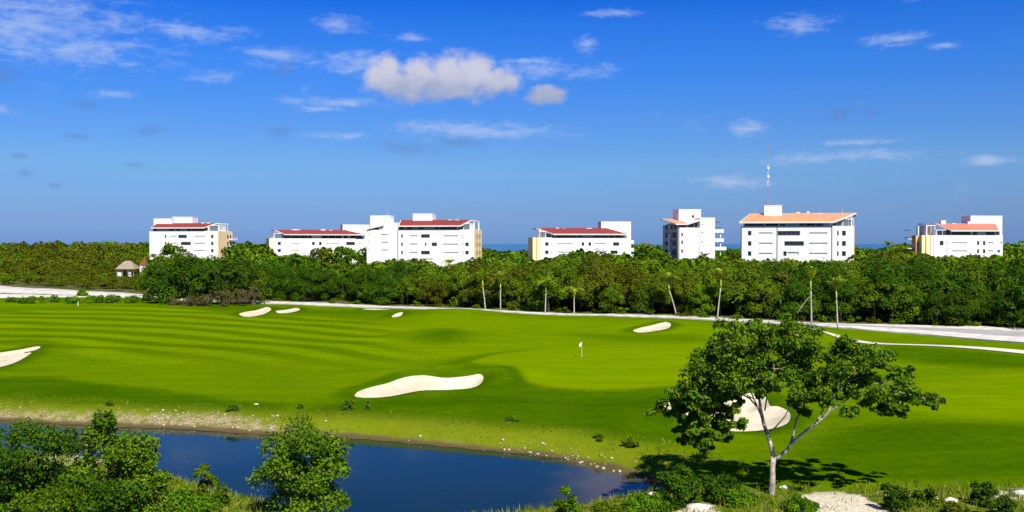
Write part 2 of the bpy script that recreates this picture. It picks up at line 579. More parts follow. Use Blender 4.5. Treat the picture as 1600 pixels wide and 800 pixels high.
def height(X, Y, bunkers=True):
    X = np.asarray(X, dtype=float)
    Y = np.asarray(Y, dtype=float)
    h = 0.10 * np.sin(X * 0.11 + Y * 0.05) + 0.08 * np.sin(Y * 0.17 - X * 0.06 + 1.3) + 0.05 * np.sin(X * 0.31 + 2.0) * np.sin(Y * 0.23)
    for (px, py, wx, wy, hh) in MOUNDS:
        mx, my = G(px, py)
        h = h + hh * np.exp(-(((X - mx) / wx) ** 2 + ((Y - my) / wy) ** 2))
    sg = sdf_poly(GREEN[::2], X, Y)
    h = h + 0.55 * sstep(-sg, -5.5, 0.5)
    if bunkers:
        for k, P in BUNK.items():
            big = {'mid': 0.75, 'tree': 0.7, 'left': 0.6}.get(k, 0.3)
            s = sdf_poly(P[::2], X, Y)
            h = h - big * sstep(-s, -0.4, 2.2) + 0.22 * np.exp(-((s - 1.2) / 1.1) ** 2)
    h = h + 0.55 * np.exp(-((Y - 30) / 22) ** 2)              # the rise in front of the camera
    h = h * sstep(Y, 20, 40) if False else h
    sp = sdf_poly(POND[::2], X, Y)
    land = sstep(sp, 0.0, 4.6)
    wob = 0.18 * np.sin(X * 1.7 + Y * 0.9) * np.sin(X * 0.63 - Y * 1.1)
    shore = WATER_Z + np.clip((sp + wob * 1.3) * 0.33, -1.6, 1.1)
    h = shore * (1 - land) + h * land
    coast = sstep(Y, 640, 720)
    h = h * (1 - coast) - 5.0 * coast
    return h


def hz(x, y):
    return float(height(np.array([x]), np.array([y]))[0])


def axis(parts):
    out = []
    for a, b, s in parts:
        n = max(1, int(round((b - a) / s)))
        out.extend(list(np.linspace(a, b, n, endpoint=False)))
    out.append(parts[-1][1])
    return np.array(out)


DEEP = [([(440, 650), (560, 628), (640, 622), (760, 606), (815, 600), (840, 612), (930, 621), (1040, 616), (1060, 650), (1050, 690), (980, 690), (880, 672), (700, 662), (560, 652)], 4.0, 1.0),
        ([(1240, 710), (1320, 672), (1440, 668), (1620, 672), (1760, 680), (1760, 750), (1420, 752), (1300, 735)], 5.0, 0.8),
        ([(-80, 590), (60, 588), (180, 604), (320, 622), (440, 634), (430, 650), (200, 640), (-80, 625)], 4.0, 0.9),
        ([(880, 523), (960, 521), (1100, 523), (1130, 534), (960, 534)], 7.0, 0.6),
        ([(1330, 548), (1450, 553), (1600, 562), (1760, 572), (1760, 584), (1600, 577), (1450, 570), (1340, 560)], 5.0, 0.75),
        ([(-120, 540), (60, 524), (110, 534), (60, 546), (-120, 556)], 6.0, 0.6),
        ([(300, 476), (420, 480), (520, 486), (640, 491), (700, 489), (640, 496), (500, 492), (300, 484)], 10.0, 0.6),
        ([(780, 585), (812, 582), (835, 600), (812, 606)], 2.0, 0.9)]


def build_ground():
    xs = axis([(-4000, -1000, 300), (-1000, -260, 40), (-260, -130, 2.6), (-130, -60, 0.9), (-60, 62, 0.5), (62, 110, 0.9), (110, 260, 3), (260, 1000, 40), (1000, 4000, 300)])
    ys = axis([(-300, 30, 15), (30, 46, 1.2), (46, 125, 0.5), (125, 235, 0.8), (235, 370, 2.2), (370, 660, 12), (660, 720, 8), (720, 900, 60)])
    X, Y = np.meshgrid(xs, ys)
    Z = height(X, Y)
    nx, ny = len(xs), len(ys)
    V = np.stack([X.ravel(), Y.ravel(), Z.ravel()], 1)
    ii = np.arange(nx * ny).reshape(ny, nx)
    F = np.stack([ii[:-1, :-1].ravel(), ii[:-1, 1:].ravel(), ii[1:, 1:].ravel(), ii[1:, :-1].ravel()], 1)
    PX = 800 + FPX * X / np.maximum(Y, 1)
    sp = sdf_poly(POND, X, Y)
    rd = road_depth(PX)
    forest = sstep(Y - rd, -1.5, 5.0)
    sg = sdf_poly(GREEN, X, Y)
    sg2 = sdf_poly(GREEN2, X, Y)
    sf = sdf_poly(FAIR, X, Y)
    sg3 = sdf_poly([G(*p) for p in [(600, 505), (760, 495), (900, 499), (1100, 506), (1300, 520), (1340, 545), (1250, 570), (1150, 580), (1120, 605), (1000, 560), (760, 560), (640, 560)]], X, Y)
    deep = np.zeros(X.shape)
    for (poly, soft, amt) in DEEP:
        s_ = sdf_poly([G(*p) for p in poly], X, Y)
        deep = np.maximum(deep, amt * sstep(-s_, -soft, soft * 0.6))
    deep *= 1 - sstep(-sg, -0.5, 0.5)
    deep = np.maximum(deep, 0.9 * np.exp(-(((X - G(690, 533)[0]) / 7) ** 2 + ((Y - G(690, 533)[1]) / 7) ** 2)))  # darker tone over the near face of the low mound
    bare = np.zeros(X.shape)
    for poly in ([(1248, 776), (1275, 768), (1310, 768), (1350, 776), (1382, 796), (1390, 830), (1240, 830)], [(1050, 806), (1075, 790), (1110, 786), (1120, 796), (1110, 830), (1050, 830)], [(1570, 772), (1620, 768), (1640, 784), (1585, 782)]):
        bare = np.maximum(bare, sstep(-sdf_poly([G(*p) for p in poly], X, Y), -0.8, 0.8))
    lip = np.full(X.shape, 99.0)
    for P in BUNK.values():
        lip = np.minimum(lip, np.abs(sdf_poly(P, X, Y)) if len(P) else 99)
    # near bank: rough ground on this side of the water and along the bottom right
    ex, ey = [], []
    line = [(-200, 700), (0, 700), (200, 722), (420, 770), (560, 800), (930, 775), (1010, 745), (1080, 757), (1180, 768), (1260, 762), (1350, 764), (1420, 757), (1500, 760), (1600, 760), (1800, 762)]
    lx = [p[0] for p in line]
    ld = [G(*p)[1] for p in line]
    near = sstep(np.interp(PX, lx, ld) - Y, -1.0, 2.5)
    at = {'pond': sp, 'forest': forest, 'green': np.maximum(np.maximum(sstep(-sg, -0.6, 0.8), sstep(-sg2, -4, 3) * 0.75), 0.62 * sstep(-sg3, -7, 5) * (1 - deep)),
          'collar': np.exp(-((sg - 2.5) / 2.2) ** 2), 'fair': sstep(-sf, -3, 3), 'lip': lip, 'near': near, 'bare': bare, 'deep': deep}
    me = quads_mesh('ground', V, F, M['ground'], {k: ('POINT', v.ravel()) for k, v in at.items()}, smooth=True)
    o = link('ground', me)
    tag(o, kind='structure')


def ground_material():
    m, t, out = new_mat('turf_and_soil')
    geo = t.new('ShaderNodeNewGeometry')
    P = geo.outputs['Position']
    b = t.new('ShaderNodeBsdfDiffuse')
    big = t.noise(P, 0.035, 4, 0.55)
    mid = t.noise(P, 0.16, 4, 0.6)
    fine = t.noise(P, 1.3, 5, 0.65)
    vfine = t.noise(P, 7.0, 4, 0.7)
    # rough grass: lighter semi-rough, darker deep rough in named areas
    rough = t.mix(t.smooth(mid, 0.3, 0.72), (0.070, 0.128, 0.0004), (0.102, 0.165, 0.0004))
    rough = t.mix(t.smooth(big, 0.42, 0.68), rough, (0.108, 0.182, 0.0004))
    deep = t.mix(t.smooth(mid, 0.3, 0.72), (0.036, 0.090, 0.0004), (0.056, 0.112, 0.0004))
    dk = t.math('ADD', t.attr('deep'), t.math('MULTIPLY_ADD', mid, 0.5, -0.25))
    dk = t.math('ADD', dk, t.math('MULTIPLY_ADD', fine, 0.3, -0.15))
    rough = t.mix(t.smooth(dk, 0.15, 0.85), rough, deep)
    # mown fairway stripes, direction (2, -1)
    sep = t.new('ShaderNodeSeparateXYZ')
    t.put(sep.inputs[0], P)
    wob = t.math('MULTIPLY_ADD', t.noise(P, 0.02, 2, 0.5), 4.0, -2.0)
    xs_ = t.math('ADD', sep.outputs[0], 40.0)
    q = t.math('ADD', sep.outputs[1], t.math('MULTIPLY', xs_, t.math('MULTIPLY_ADD', xs_, 0.0045, 0.74)))
    q = t.math('ADD', q, wob)
    st = t.math('SINE', t.math('MULTIPLY', q, 2 * math.pi / 11.4))
    st = t.smooth(t.math('ADD', st, t.math('MULTIPLY_ADD', mid, 1.0, -0.5)), -0.75, 0.75)
    st = t.mix(t.smooth(sep.outputs[1], 108.0, 138.0), (0.45, 0.45, 0.45), st)
    fairc = t.mix(st, (0.070, 0.126, 0.0004), (0.138, 0.210, 0.0004))
    fairc = t.mix(t.smooth(mid, 0.25, 0.8, 0, 0.25), fairc, (0.105, 0.175, 0.0004))
    c = t.mix(t.math('MULTIPLY', t.attr('fair'), 0.9), rough, fairc)
    # general mid-course turf
    gtop = t.mix(t.smooth(fine, 0.3, 0.7), (0.128, 0.200, 0.0004), (0.148, 0.222, 0.0004))
    c = t.mix(t.attr('green'), c, gtop)
    c = t.mix(t.math('MULTIPLY', t.attr('collar'), 0.4), c, (0.048, 0.105, 0.0004))
    # darker turf tone round the bunkers
    lipn = t.math('ADD', t.attr('lip'), t.math('MULTIPLY_ADD', mid, 2.4, -1.2))
    c = t.mix(t.smooth(lipn, 0.6, 3.2, 0.75, 0.0), c, (0.036, 0.088, 0.0004))
    # streaks left by mowing and worn turf
    stn = t.noise(t.scalevec(P, (0.10, 0.55, 1)), 1.0, 5, 0.65)
    c = t.mix(t.smooth(stn, 0.38, 0.64, 0.0, 0.6), c, t.mix(1.0, c, (0.70, 0.78, 0.8), 'MULTIPLY'))
    stn2 = t.noise(t.scalevec(P, (0.05, 0.16, 1)), 1.0, 4, 0.6)
    c = t.mix(t.smooth(stn2, 0.5, 0.7, 0.0, 0.5), c, t.mix(1.0, c, (1.22, 1.08, 1.0), 'MULTIPLY'))
    # fine colour grain
    c = t.mix(t.smooth(fine, 0.35, 0.72, 0.0, 0.5), c, t.mix(1.0, c, (0.62, 0.66, 0.6), 'MULTIPLY'))
    c = t.mix(t.smooth(vfine, 0.45, 0.75, 0.0, 0.3), c, t.mix(1.0, c, (1.35, 1.2, 1.0), 'MULTIPLY'))
    # yellowing grass, dry soil and shingle towards the pond
    pd = t.math('ADD', t.attr('pond'), t.math('MULTIPLY_ADD', mid, 5.0, -2.5))
    c = t.mix(t.smooth(pd, 1.6, 7.0, 0.62, 0.0), c, t.mix(t.smooth(fine, 0.35, 0.7), (0.130, 0.165, 0.006), (0.185, 0.190, 0.012)))
    pd2 = t.math('ADD', t.attr('pond'), t.math('ADD', t.math('MULTIPLY_ADD', fine, 2.2, -1.1), t.math('MULTIPLY_ADD', big, 7.0, -3.5)))
    pd2 = t.math('ADD', pd2, t.smooth(sep.outputs[0], -26.0, -8.0, -0.7, 1.7))
    soil = t.mix(t.smooth(vfine, 0.36, 0.66), (0.15, 0.11, 0.045), (0.40, 0.33, 0.19))
    soil = t.mix(t.smooth(fine, 0.45, 0.62, 0.0, 0.75), soil, (0.115, 0.135, 0.012))
    c = t.mix(t.smooth(pd2, 0.5, 2.2, 1.0, 0.0), c, soil)
    c = t.mix(t.smooth(t.attr('pond'), 0.25, 0.9, 1.0, 0.0), c, t.mix(vfine, (0.055, 0.042, 0.018), (0.13, 0.095, 0.04)))
    # near bank: scrubby grass with bare limestone
    nb = t.attr('near')
    nbc = t.mix(t.smooth(fine, 0.35, 0.65), (0.055, 0.085, 0.008), (0.150, 0.175, 0.018))
    lime = t.mix(t.smooth(vfine, 0.35, 0.65), (0.36, 0.30, 0.20), (0.64, 0.58, 0.45))
    nbc = t.mix(t.smooth(t.math('ADD', t.noise(P, 0.22, 5, 0.62), t.math('MULTIPLY_ADD', fine, 0.28, -0.14)), 0.60, 0.66), nbc, lime)
    nbc = t.mix(t.smooth(t.math('ADD', t.attr('bare'), t.math('ADD', t.math('MULTIPLY_ADD', fine, 1.6, -0.8), t.math('MULTIPLY_ADD', vfine, 0.8, -0.4))), 0.3, 0.7), nbc, lime)
    c = t.mix(nb, c, nbc)
    # forest floor and scrub
    fl = t.mix(t.smooth(mid, 0.35, 0.65), (0.075, 0.062, 0.03), (0.14, 0.125, 0.055))
    fl = t.mix(t.smooth(fine, 0.45, 0.6), fl, (0.06, 0.085, 0.012))
    c = t.mix(t.attr('forest'), c, fl)
    t.put(b.inputs['Color'], c)
    bp = t.new('ShaderNodeBump')
    bp.inputs['Strength'].default_value = 0.45
    bp.inputs['Distance'].default_value = 0.25
    t.put(bp.inputs['Height'], t.math('ADD', fine, t.math('MULTIPLY', vfine, 0.5)))
    t.put(b.inputs['Normal'], bp.outputs[0])
    t.put(out.inputs[0], b.outputs[0])
    return m


M['ground'] = ground_material()
build_ground()

# ------------------------------------------------------------------ water


def water_mat(name, col, bump, scale, rough, stretch=(1, 1, 1), col2=None, shallow=None):
    m, t, out = new_mat(name)
    geo = t.new('ShaderNodeNewGeometry')
    b = t.new('ShaderNodeBsdfPrincipled')
    n = t.noise(t.scalevec(geo.outputs['Position'], stretch), scale, 4, 0.6)
    n2 = t.noise(geo.outputs['Position'], 0.06, 3, 0.5)
    wc = t.mix(t.smooth(n2, 0.35, 0.65), col, col2 or tuple(x * 0.8 for x in col))
    if shallow:
        sp_ = t.new('ShaderNodeSeparateXYZ')
        t.put(sp_.inputs[0], geo.outputs['Position'])
        e = t.math('ADD', sp_.outputs[0], t.math('MULTIPLY_ADD', t.noise(geo.outputs['Position'], 0.16, 3, 0.55), 10.0, -5.0))
        wc = t.mix(t.smooth(e, 1.5, 7.5, 0.0, 0.85), wc, shallow)
    t.put(b.inputs['Base Color'], wc)
    b.inputs['Roughness'].default_value = rough
    b.inputs['IOR'].default_value = 1.24 if shallow else 1.33
    b.inputs['Specular IOR Level'].default_value = 0.32 if shallow else 0.4
    bp = t.new('ShaderNodeBump')
    bp.inputs['Strength'].default_value = bump
    bp.inputs['Distance'].default_value = 0.05
    t.put(bp.inputs['Height'], n)
    t.put(b.inputs['Normal'], bp.outputs[0])
    t.put(out.inputs[0], b.outputs[0])
    return m


M['pond'] = water_mat('pond_water', (0.004, 0.016, 0.016), 0.14, 1.6, 0.05, (1, 0.5, 1), (0.007, 0.018, 0.014), shallow=(0.070, 0.058, 0.030))
M['sea'] = water_mat('sea_water', (0.005, 0.10, 0.20), 0.35, 0.05, 0.25)

mb = MB()
ring = [p for p in spline([G(x, y, WATER_Z) for x, y in pond_px], 2)]
pp = np.array(ring)
cx, cy = pp.mean(0)
mb.face([(x + (x - cx) * 0.035, y + (y - cy) * 0.12, WATER_Z) for x, y in ring])
o = mb.build('pond_water', M['pond'])
import bmesh
bm = bmesh.new()
bm.from_mesh(o.data)
bmesh.ops.triangulate(bm, faces=bm.faces[:])
bm.to_mesh(o.data)
bm.free()
if o.data.polygons[0].normal.z < 0:
    o.data.flip_normals()
tag(o, kind='structure')
mb = MB()
sx = np.linspace(-45000, 45000, 13)
sy = [660, 1200, 3000, 9000, 20000, 45000]
for j in range(len(sy) - 1):
    for i in range(12):
        mb.face([(sx[i], sy[j], -1.6), (sx[i + 1], sy[j], -1.6), (sx[i + 1], sy[j + 1], -1.6), (sx[i], sy[j + 1], -1.6)])
tag(mb.build('sea', M['sea']), kind='structure')

# ------------------------------------------------------------------ sand bunkers
bunker_labels = {
    'mid': 'long white sand bunker tapering to the left on the near fairway, above the pond',
    'tree': 'lobed white sand bunker right behind the lone umbrella tree',
    'left': 'white sand bunker with a forked tip cut by the left edge of the picture',
    'far_a': 'larger of the two small white bunkers before the dark tree clump at the far left',
    'far_b': 'thin white bunker just right of the small bunker near the dark tree clump',
    'right': 'small white sand bunker near the far road, right of the flag',
    'thin': 'thin pale sand strip on the far fairway before the road',
    'tiny': 'tiny pale bunker on the ridge below the thin sand strip'}


def sand_sheet(name, poly, mat, step, lift):
    """a draped sheet with the outline poly, filled by a grid of points"""
    P = np.array(poly)
    bm = bmesh.new()
    vs = [bm.verts.new((x, y, 0)) for x, y in poly]
    es = [bm.edges.new((vs[i], vs[(i + 1) % len(vs)])) for i in range(len(vs))]
    bmesh.ops.triangle_fill(bm, use_beauty=True, use_dissolve=False, edges=es)
    lo, hi = P.min(0), P.max(0)
    for ax in (0, 1):
        k = lo[ax] + step
        while k < hi[ax]:
            co = [0, 0, 0]
            co[ax] = k
            no = [0, 0, 0]
            no[ax] = 1
            bmesh.ops.bisect_plane(bm, geom=bm.verts[:] + bm.edges[:] + bm.faces[:], plane_co=co, plane_no=no, dist=1e-5)
            k += step
    XY = np.array([v.co[:2] for v in bm.verts])
    Z = height(XY[:, 0], XY[:, 1]) + lift
    for v, z in zip(bm.verts, Z): v.co.z = z
    bmesh.ops.recalc_face_normals(bm, faces=bm.faces[:])
    if sum(f.normal.z for f in bm.faces) < 0:
        bmesh.ops.reverse_faces(bm, faces=bm.faces[:])
    for f in bm.faces: f.smooth = True
    me = bpy.data.meshes.new(name)
    bm.to_mesh(me)
    bm.free()
    me.materials.append(mat)
    return me


for k, P in BUNK.items():
    me = sand_sheet('sand_bunker', P, M['pan'], 1.0 if k in ('mid', 'tree', 'left') else 2.0, 0.06)
    tag(link('sand_bunker', me), bunker_labels[k], 'sand bunker')

# ------------------------------------------------------------------ roads and paths
M['asphalt'] = simple('sun_bleached_asphalt', (0.33, 0.31, 0.29), 0.9, 0.15, 0.35)
M['gravel'] = simple('white_gravel', (0.58, 0.54, 0.46), 0.95, 0.22, 0.5)
M['gravel_pink'] = simple('pinkish_gravel', (0.52, 0.47, 0.43), 0.95, 0.25, 0.4)
M['path'] = simple('pale_cart_path', (0.56, 0.52, 0.41), 0.9, 0.08, 0.5)


def strip(name, A, B, mat, lift, n=10, cols=4, thick=0.0):
    """draped band between two edge lines (ground metres)"""
    A = spline(A, n, closed=False)
    B = spline(B, n, closed=False)
    pts = []
    for (a, b) in zip(A, B):
        for j in range(cols + 1):
            u = j / cols
            pts.append((a[0] + (b[0] - a[0]) * u, a[1] + (b[1] - a[1]) * u))
    pts = np.array(pts)
    Z = height(pts[:, 0], pts[:, 1]) + lift
    m = MB()
    m.v = [(x, y, z) for (x, y), z in zip(pts, Z)]
    w = cols + 1
    for i in range(len(A) - 1):
        for j in range(cols):
            m.f.append((i * w + j, (i + 1) * w + j, (i + 1) * w + j + 1, i * w + j + 1))
            m.mi.append(0)
        if thick:
            for j in (0, cols):
                a, b = m.v[i * w + j], m.v[(i + 1) * w + j]
                m.face([a, b, (b[0], b[1], b[2] - thick), (a[0], a[1], a[2] - thick)])
    o = m.build(name, mat, smooth=False)
    tag(o, kind='structure')
    return o


gu = [G(x, y) for x, y in ROAD_UP]
gl = [G(x, y) for x, y in ROAD_LO]
lerp = lambda a, b, u: (a[0] + (b[0] - a[0]) * u, a[1] + (b[1] - a[1]) * u)
sp1 = [lerp(a, b, 0.08) for a, b in zip(gu, gl)]
sp2 = [lerp(a, b, 0.48) for a, b in zip(gu, gl)]
strip('road', gu[:6], sp2[:6], M['asphalt'], 0.10)
strip('road', gu[5:], sp2[5:], M['gravel_pink'], 0.10)
strip('pavement', sp2, gl, M['gravel'], 0.22, thick=0.3)
ver = [lerp(a, b, -0.35) for a, b in zip(gu, gl)]
strip('road_verge', ver[:6], gu[:6], M['gravel'], 0.07)
cu = [(1262, 514.5), (1285, 519), (1310, 525), (1345, 533), (1400, 541.5), (1480, 548), (1600, 556), (1720, 562)]
cl = [(1266, 516.5), (1290, 522.5), (1312, 529.5), (1345, 537), (1400, 546), (1480, 552), (1600, 560.5), (1720, 567)]
strip('cart_path', [G(*p) for p in cu], [G(*p) for p in cl], M['path'], 0.10, cols=3)
# the gravel lay-by left of the dark tree clump
strip('gravel_track', [G(*p) for p in [(-90, 458.5), (0, 460), (60, 461), (130, 462.5), (205, 465)]],
      [G(*p) for p in [(-90, 466), (0, 465.5), (60, 464.5), (130, 465), (205, 467)]], M['gravel'], 0.12)

# ------------------------------------------------------------------ leaves and trees


def leaf_quads(C, N, L, Wd, rng):
    """diamond leaves at C facing N; returns verts (4n,3) and faces"""
    n = len(C)
    R = rng.normal(size=(n, 3))
    T = np.cross(N, R)
    T /= np.linalg.norm(T, axis=1, keepdims=True) + 1e-9
    B = np.cross(N, T)
    L = (L * rng.uniform(0.65, 1.35, n))[:, None]
    Wd = (Wd * rng.uniform(0.65, 1.35, n))[:, None]
    bend = N * L * 0.18
    V = np.empty((n, 4, 3))
    V[:, 0] = C - T * L * 0.5 - bend
    V[:, 1] = C + B * Wd * 0.5
    V[:, 2] = C + T * L * 0.5 - bend
    V[:, 3] = C - B * Wd * 0.5
    return V.reshape(-1, 3), np.arange(4 * n).reshape(n, 4)


def clump_leaves(clumps, per, L, Wd, rng, up=0.45, rnd=0.75, flat=0.8, shell=(0.55, 1.05), low=-0.5):
    """clumps: (n,4) centres and radii.  Leaves on the shell of every clump"""
    clumps = np.asarray(clumps, dtype=float)
    Cs, Ns, tone = [], [], []
    for (x, y, z, r) in clumps:
        k = max(8, int(per * rng.uniform(0.8, 1.2)))
        D = rng.normal(size=(int(k * 1.6), 3))
        D /= np.linalg.norm(D, axis=1, keepdims=True)
        D = D[D[:, 2] > low][:k]
        rad = r * rng.uniform(shell[0], shell[1], len(D)) * (1 + 0.22 * np.sin(D[:, 0] * 5 + x) * np.sin(D[:, 1] * 5 + y))
        P = D * rad[:, None]
        P[:, 2] *= flat
        Cs.append(P + (x, y, z))
        Ns.append(D * 0.8 + np.array([0, 0, up]) + rng.normal(size=D.shape) * rnd)
        tone.append(np.clip(rng.uniform(0.15, 0.85) + rng.normal(0, 0.09, len(D)), 0, 1))
    C = np.concatenate(Cs)
    N = np.concatenate(Ns)
    N /= np.linalg.norm(N, axis=1, keepdims=True) + 1e-9
    V, F = leaf_quads(C, N, L, Wd, rng)
    return V, F, np.concatenate(tone)


def crown_mesh(name, clumps, per, L, Wd, mat, seed, **kw):
    rng = np.random.default_rng(seed)
    V, F, tone = clump_leaves(clumps, per, L, Wd, rng, **kw)
    return quads_mesh(name, V, F, mat, {'tone': ('FACE', tone), 'dry': ('FACE', rng.uniform(0, 1, len(F)))})


def dome_clumps(rng, n, R, H, z0, rs=(0.26, 0.4), low=0.0):
    """clump centres over a broad dome of radius R from z0 to H"""
    out = []
    for i in range(n):
        a = rng.uniform(0, 2 * math.pi)
        q = math.sqrt(rng.uniform(0.0, 1.0))
        top = math.sqrt(max(0, 1 - (q * 0.92) ** 2))
        zz = z0 + (H - z0) * (top * rng.uniform(0.72, 1.0) if rng.uniform() > 0.3 else rng.uniform(low, top * 0.8))
        r = R * rng.uniform(*rs)
        out.append((math.cos(a) * q * R * 0.8, math.sin(a) * q * R * 0.8, max(zz - r * 0.6, z0 * 0.6), r))
    return out


def forest_variant(seed, mat, R=5.0, H=10.0):
    """meshes for a woodland tree 10 m tall: (trunk, crown)"""
    rng = np.random.default_rng(seed)
    cl = dome_clumps(rng, 22, R, H, 1.6, (0.22, 0.48), low=0.0)
    cm = crown_mesh('tree_crown', cl, 270, 0.46, 0.30, M[mat], seed + 50, rnd=0.28, up=0.35, shell=(0.8, 1.05))
    m = MB()
    lean = rng.uniform(-0.4, 0.4, 2)
    m.tube([(0, 0, -0.4), (lean[0] * 0.4, lean[1] * 0.4, 2.2), (lean[0], lean[1], 5.0), (lean[0] * 1.2, lean[1] * 1.2, 7.6)], [0.26, 0.2, 0.14, 0.05], 6)
    for c in cl[:7]:
        m.tube([(lean[0] * 0.5, lean[1] * 0.5, rng.uniform(2.0, 4.4)), ((c[0] + lean[0]) * 0.5, (c[1] + lean[1]) * 0.5, c[2] * 0.72), c[:3]], [0.11, 0.07, 0.03], 5, cap=False)
    return m.mesh('tree_trunk', M['bark_dark']), cm


KINDS = [('leaf_dark', 'dark green'), ('leaf_mid', 'fresh green'), ('leaf_olive', 'olive green')]
VARS = {k: [forest_variant(100 + 10 * i + j, k, R=5.0 + 0.5 * (j - 1)) for j in range(3)] for i, (k, _) in enumerate(KINDS)}

# apartment blocks: centre column, depth, yaw; used by the woodland to keep clear
BLOCKS = {
    'a': dict(x0=233.5, x1=340, d=436, yaw=-6.5, D=16),
    'b': dict(x0=426, x1=572, d=450, yaw=20, D=16),
    'c': dict(x0=572, x1=740, d=372, yaw=-8.4, D=16),
    'd': dict(x0=844.4, x1=986, d=370, yaw=7, D=16),
    'e': dict(x0=1061.6, x1=1117, d=365, yaw=13, D=16),
    'f': dict(x0=1159, x1=1333, d=300, yaw=-12, D=14),
    'g': dict(x0=1459.3, x1=1566.8, d=370, yaw=3, D=16)}

ENV = [(-150, 381), (120, 379), (225, 382), (236, 398), (262, 396), (290, 399), (312, 396), (330, 401), (366, 400), (385, 391), (420, 397), (465, 391), (485, 396), (505, 407), (545, 409), (575, 406),
       (600, 404), (640, 399), (672, 405), (690, 410), (715, 406), (740, 401), (765, 397), (800, 400), (835, 403), (848, 401), (875, 391), (915, 385.5), (955, 391), (985, 394), (1005, 391),
       (1035, 399), (1060, 402), (1090, 399), (1120, 397), (1150, 396), (1165, 399), (1240, 400), (1335, 399), (1360, 392), (1395, 388), (1430, 394), (1450, 391), (1480, 396), (1510, 394), (1565, 394), (1600, 391), (1760, 390)]
FAR = [(-150, 374), (225, 374), (300, 378), (365, 377), (420, 377), (745, 380), (757, 386), (770, 389), (790, 390), (825, 389), (835, 384), (990, 379.5), (1010, 380), (1035, 381),
       (1131, 385), (1157, 386), (1338, 385), (1375, 386), (1390, 379.5), (1425, 379), (1570, 379), (1590, 378), (1610, 380), (1760, 379)]


def env_y(px, d):
    near = np.interp(px, [p[0] for p in ENV], [p[1] for p in ENV])
    far = np.interp(px, [p[0] for p in FAR], [p[1] for p in FAR])
    lim = 345
    for a, b, l in ((232, 368, 428), (412, 580, 440), (580, 762, 368), (826, 998, 368), (1028, 1138, 362), (1148, 1346, 298), (1422, 1575, 368)):
        if a < px < b: lim = l
    if px < 225: lim = 300
    return near if d < lim else far


def block_frame(b):
    """origin and axes of a block: C on the front wall, along and depth directions"""
    pxc = 0.5 * (b['x0'] + b['x1'])
    th = math.radians(b['yaw'])
    C = ((pxc - 800) / FPX * b['d'], b['d'])
    return C, (math.cos(th), math.sin(th)), (-math.sin(th), math.cos(th))


def u_of(b, px, v=0.0):
    C, a, n = block_frame(b)
    cx, cy = C[0] + n[0] * v, C[1] + n[1] * v
    k = (px - 800) / FPX
    return (k * cy - cx) / (a[0] - k * a[1])


def in_block(x, y, margin=4.0):
    for b in BLOCKS.values():
        C, a, n = block_frame(b)
        dx, dy = x - C[0], y - C[1]
        u = dx * a[0] + dy * a[1]
        v = dx * n[0] + dy * n[1]
        if u_of(b, b['x0']) - margin - 3 < u < u_of(b, b['x1']) + margin + 3 and -margin < v < b['D'] + margin:
            return True
    return False


def forest_points():
    rng = np.random.default_rng(5)
    pts = []
    y = 150.0
    while y < 655:
        s = 5.2 + max(0, (y - 190)) * 0.0125
        half = 0.62 * y
        x = -half
        while x < half:
            X = x + rng.uniform(-0.45, 0.45) * s
            Yy = y + rng.uniform(-0.45, 0.45) * s
            px = 800 + FPX * X / Yy
            mg = 5.0 + 1.5 * math.sin(px * 0.05)
            if px < 225: mg = 12
            if Yy > road_depth(px) + mg and not in_block(X, Yy):
                pts.append((X, Yy, px))
            x += s
        y += s * 0.82
    return pts, rng


zones = [(-400, 180, 'left of the thatched hut'), (180, 236, 'around the thatched hut'), (236, 420, 'below the leftmost apartment block'),
         (420, 575, 'below the low red-roofed block'), (575, 757, 'below the stepped two-tower block'), (757, 835, 'right of the stepped two-tower block'),
         (835, 1000, 'before the yellow-ended red-roofed block'), (1000, 1150, 'below the narrow white block'), (1150, 1345, 'below the orange-roofed block'),
         (1345, 1430, 'between the two rightmost blocks'), (1430, 2000, 'below the rightmost salmon-roofed block')]
ORD = ['first', 'second', 'third', 'fourth', 'fifth', 'sixth', 'seventh', 'eighth', 'ninth', 'tenth', 'eleventh', 'twelfth', 'thirteenth', 'fourteenth', 'fifteenth']


def plant_tree(kind_i, var, x, y, h, wid, rz, label, group, name='forest_tree'):
    tr, cm = VARS[KINDS[kind_i][0]][var]
    root = empty(name, (x, y, hz(x, y) - 0.05), rz)
    tag(root, label, 'tree', group)
    for nm, me in (('trunk', tr), ('crown', cm)):
        o = link(nm, me, root)
        o.scale = (wid / 5.0, wid / 5.0, h / 10.0)
    return root


def tree_height(px, X, Yy, rng):
    base = 10.8 * rng.uniform(0.72, 1.18)
    rd = road_depth(px)
    if px < 240:
        base = np.interp(Yy, [300, 360, 420, 480, 560, 650], [2.2, 3.4, 5.5, 8.5, 13.5, 18.0]) * rng.uniform(0.8, 1.15)
    ztop = CAM_H - (env_y(px, Yy) - HOR) * Yy / FPX
    if px >= 240 and Yy > 350: base = ztop * rng.uniform(0.86, 1.0)
    # layered canopy: low at the road, rising to the canopy line behind
    dd = Yy - rd
    h = min(base, ztop * rng.uniform(0.90, 1.02))
    if px >= 240 and Yy <= 350:
        if dd < 9: h = ztop * rng.uniform(0.42, 0.72)
        elif dd < 20: h = ztop * rng.uniform(0.55, 0.9)
        elif dd < 45: h = ztop * rng.uniform(0.68, 0.97)
        else: h = ztop * rng.uniform(0.76, 1.0)
    if 178 < px < 240 and Yy < 375:
        h = min(h, CAM_H - (424 + rng.uniform(0, 5) - HOR) * Yy / FPX)
    return max(1.2, h * (0.99 if Yy < 430 else 1.02))


pts, frng = forest_points()
pts.sort(key=lambda p: p[1] - 0.35 * 0 + (40 if p[2] < -20 or p[2] > 1620 else 0))
NEAR_N = 285
inframe = [p for p in pts if -40 < p[2] < 1640]
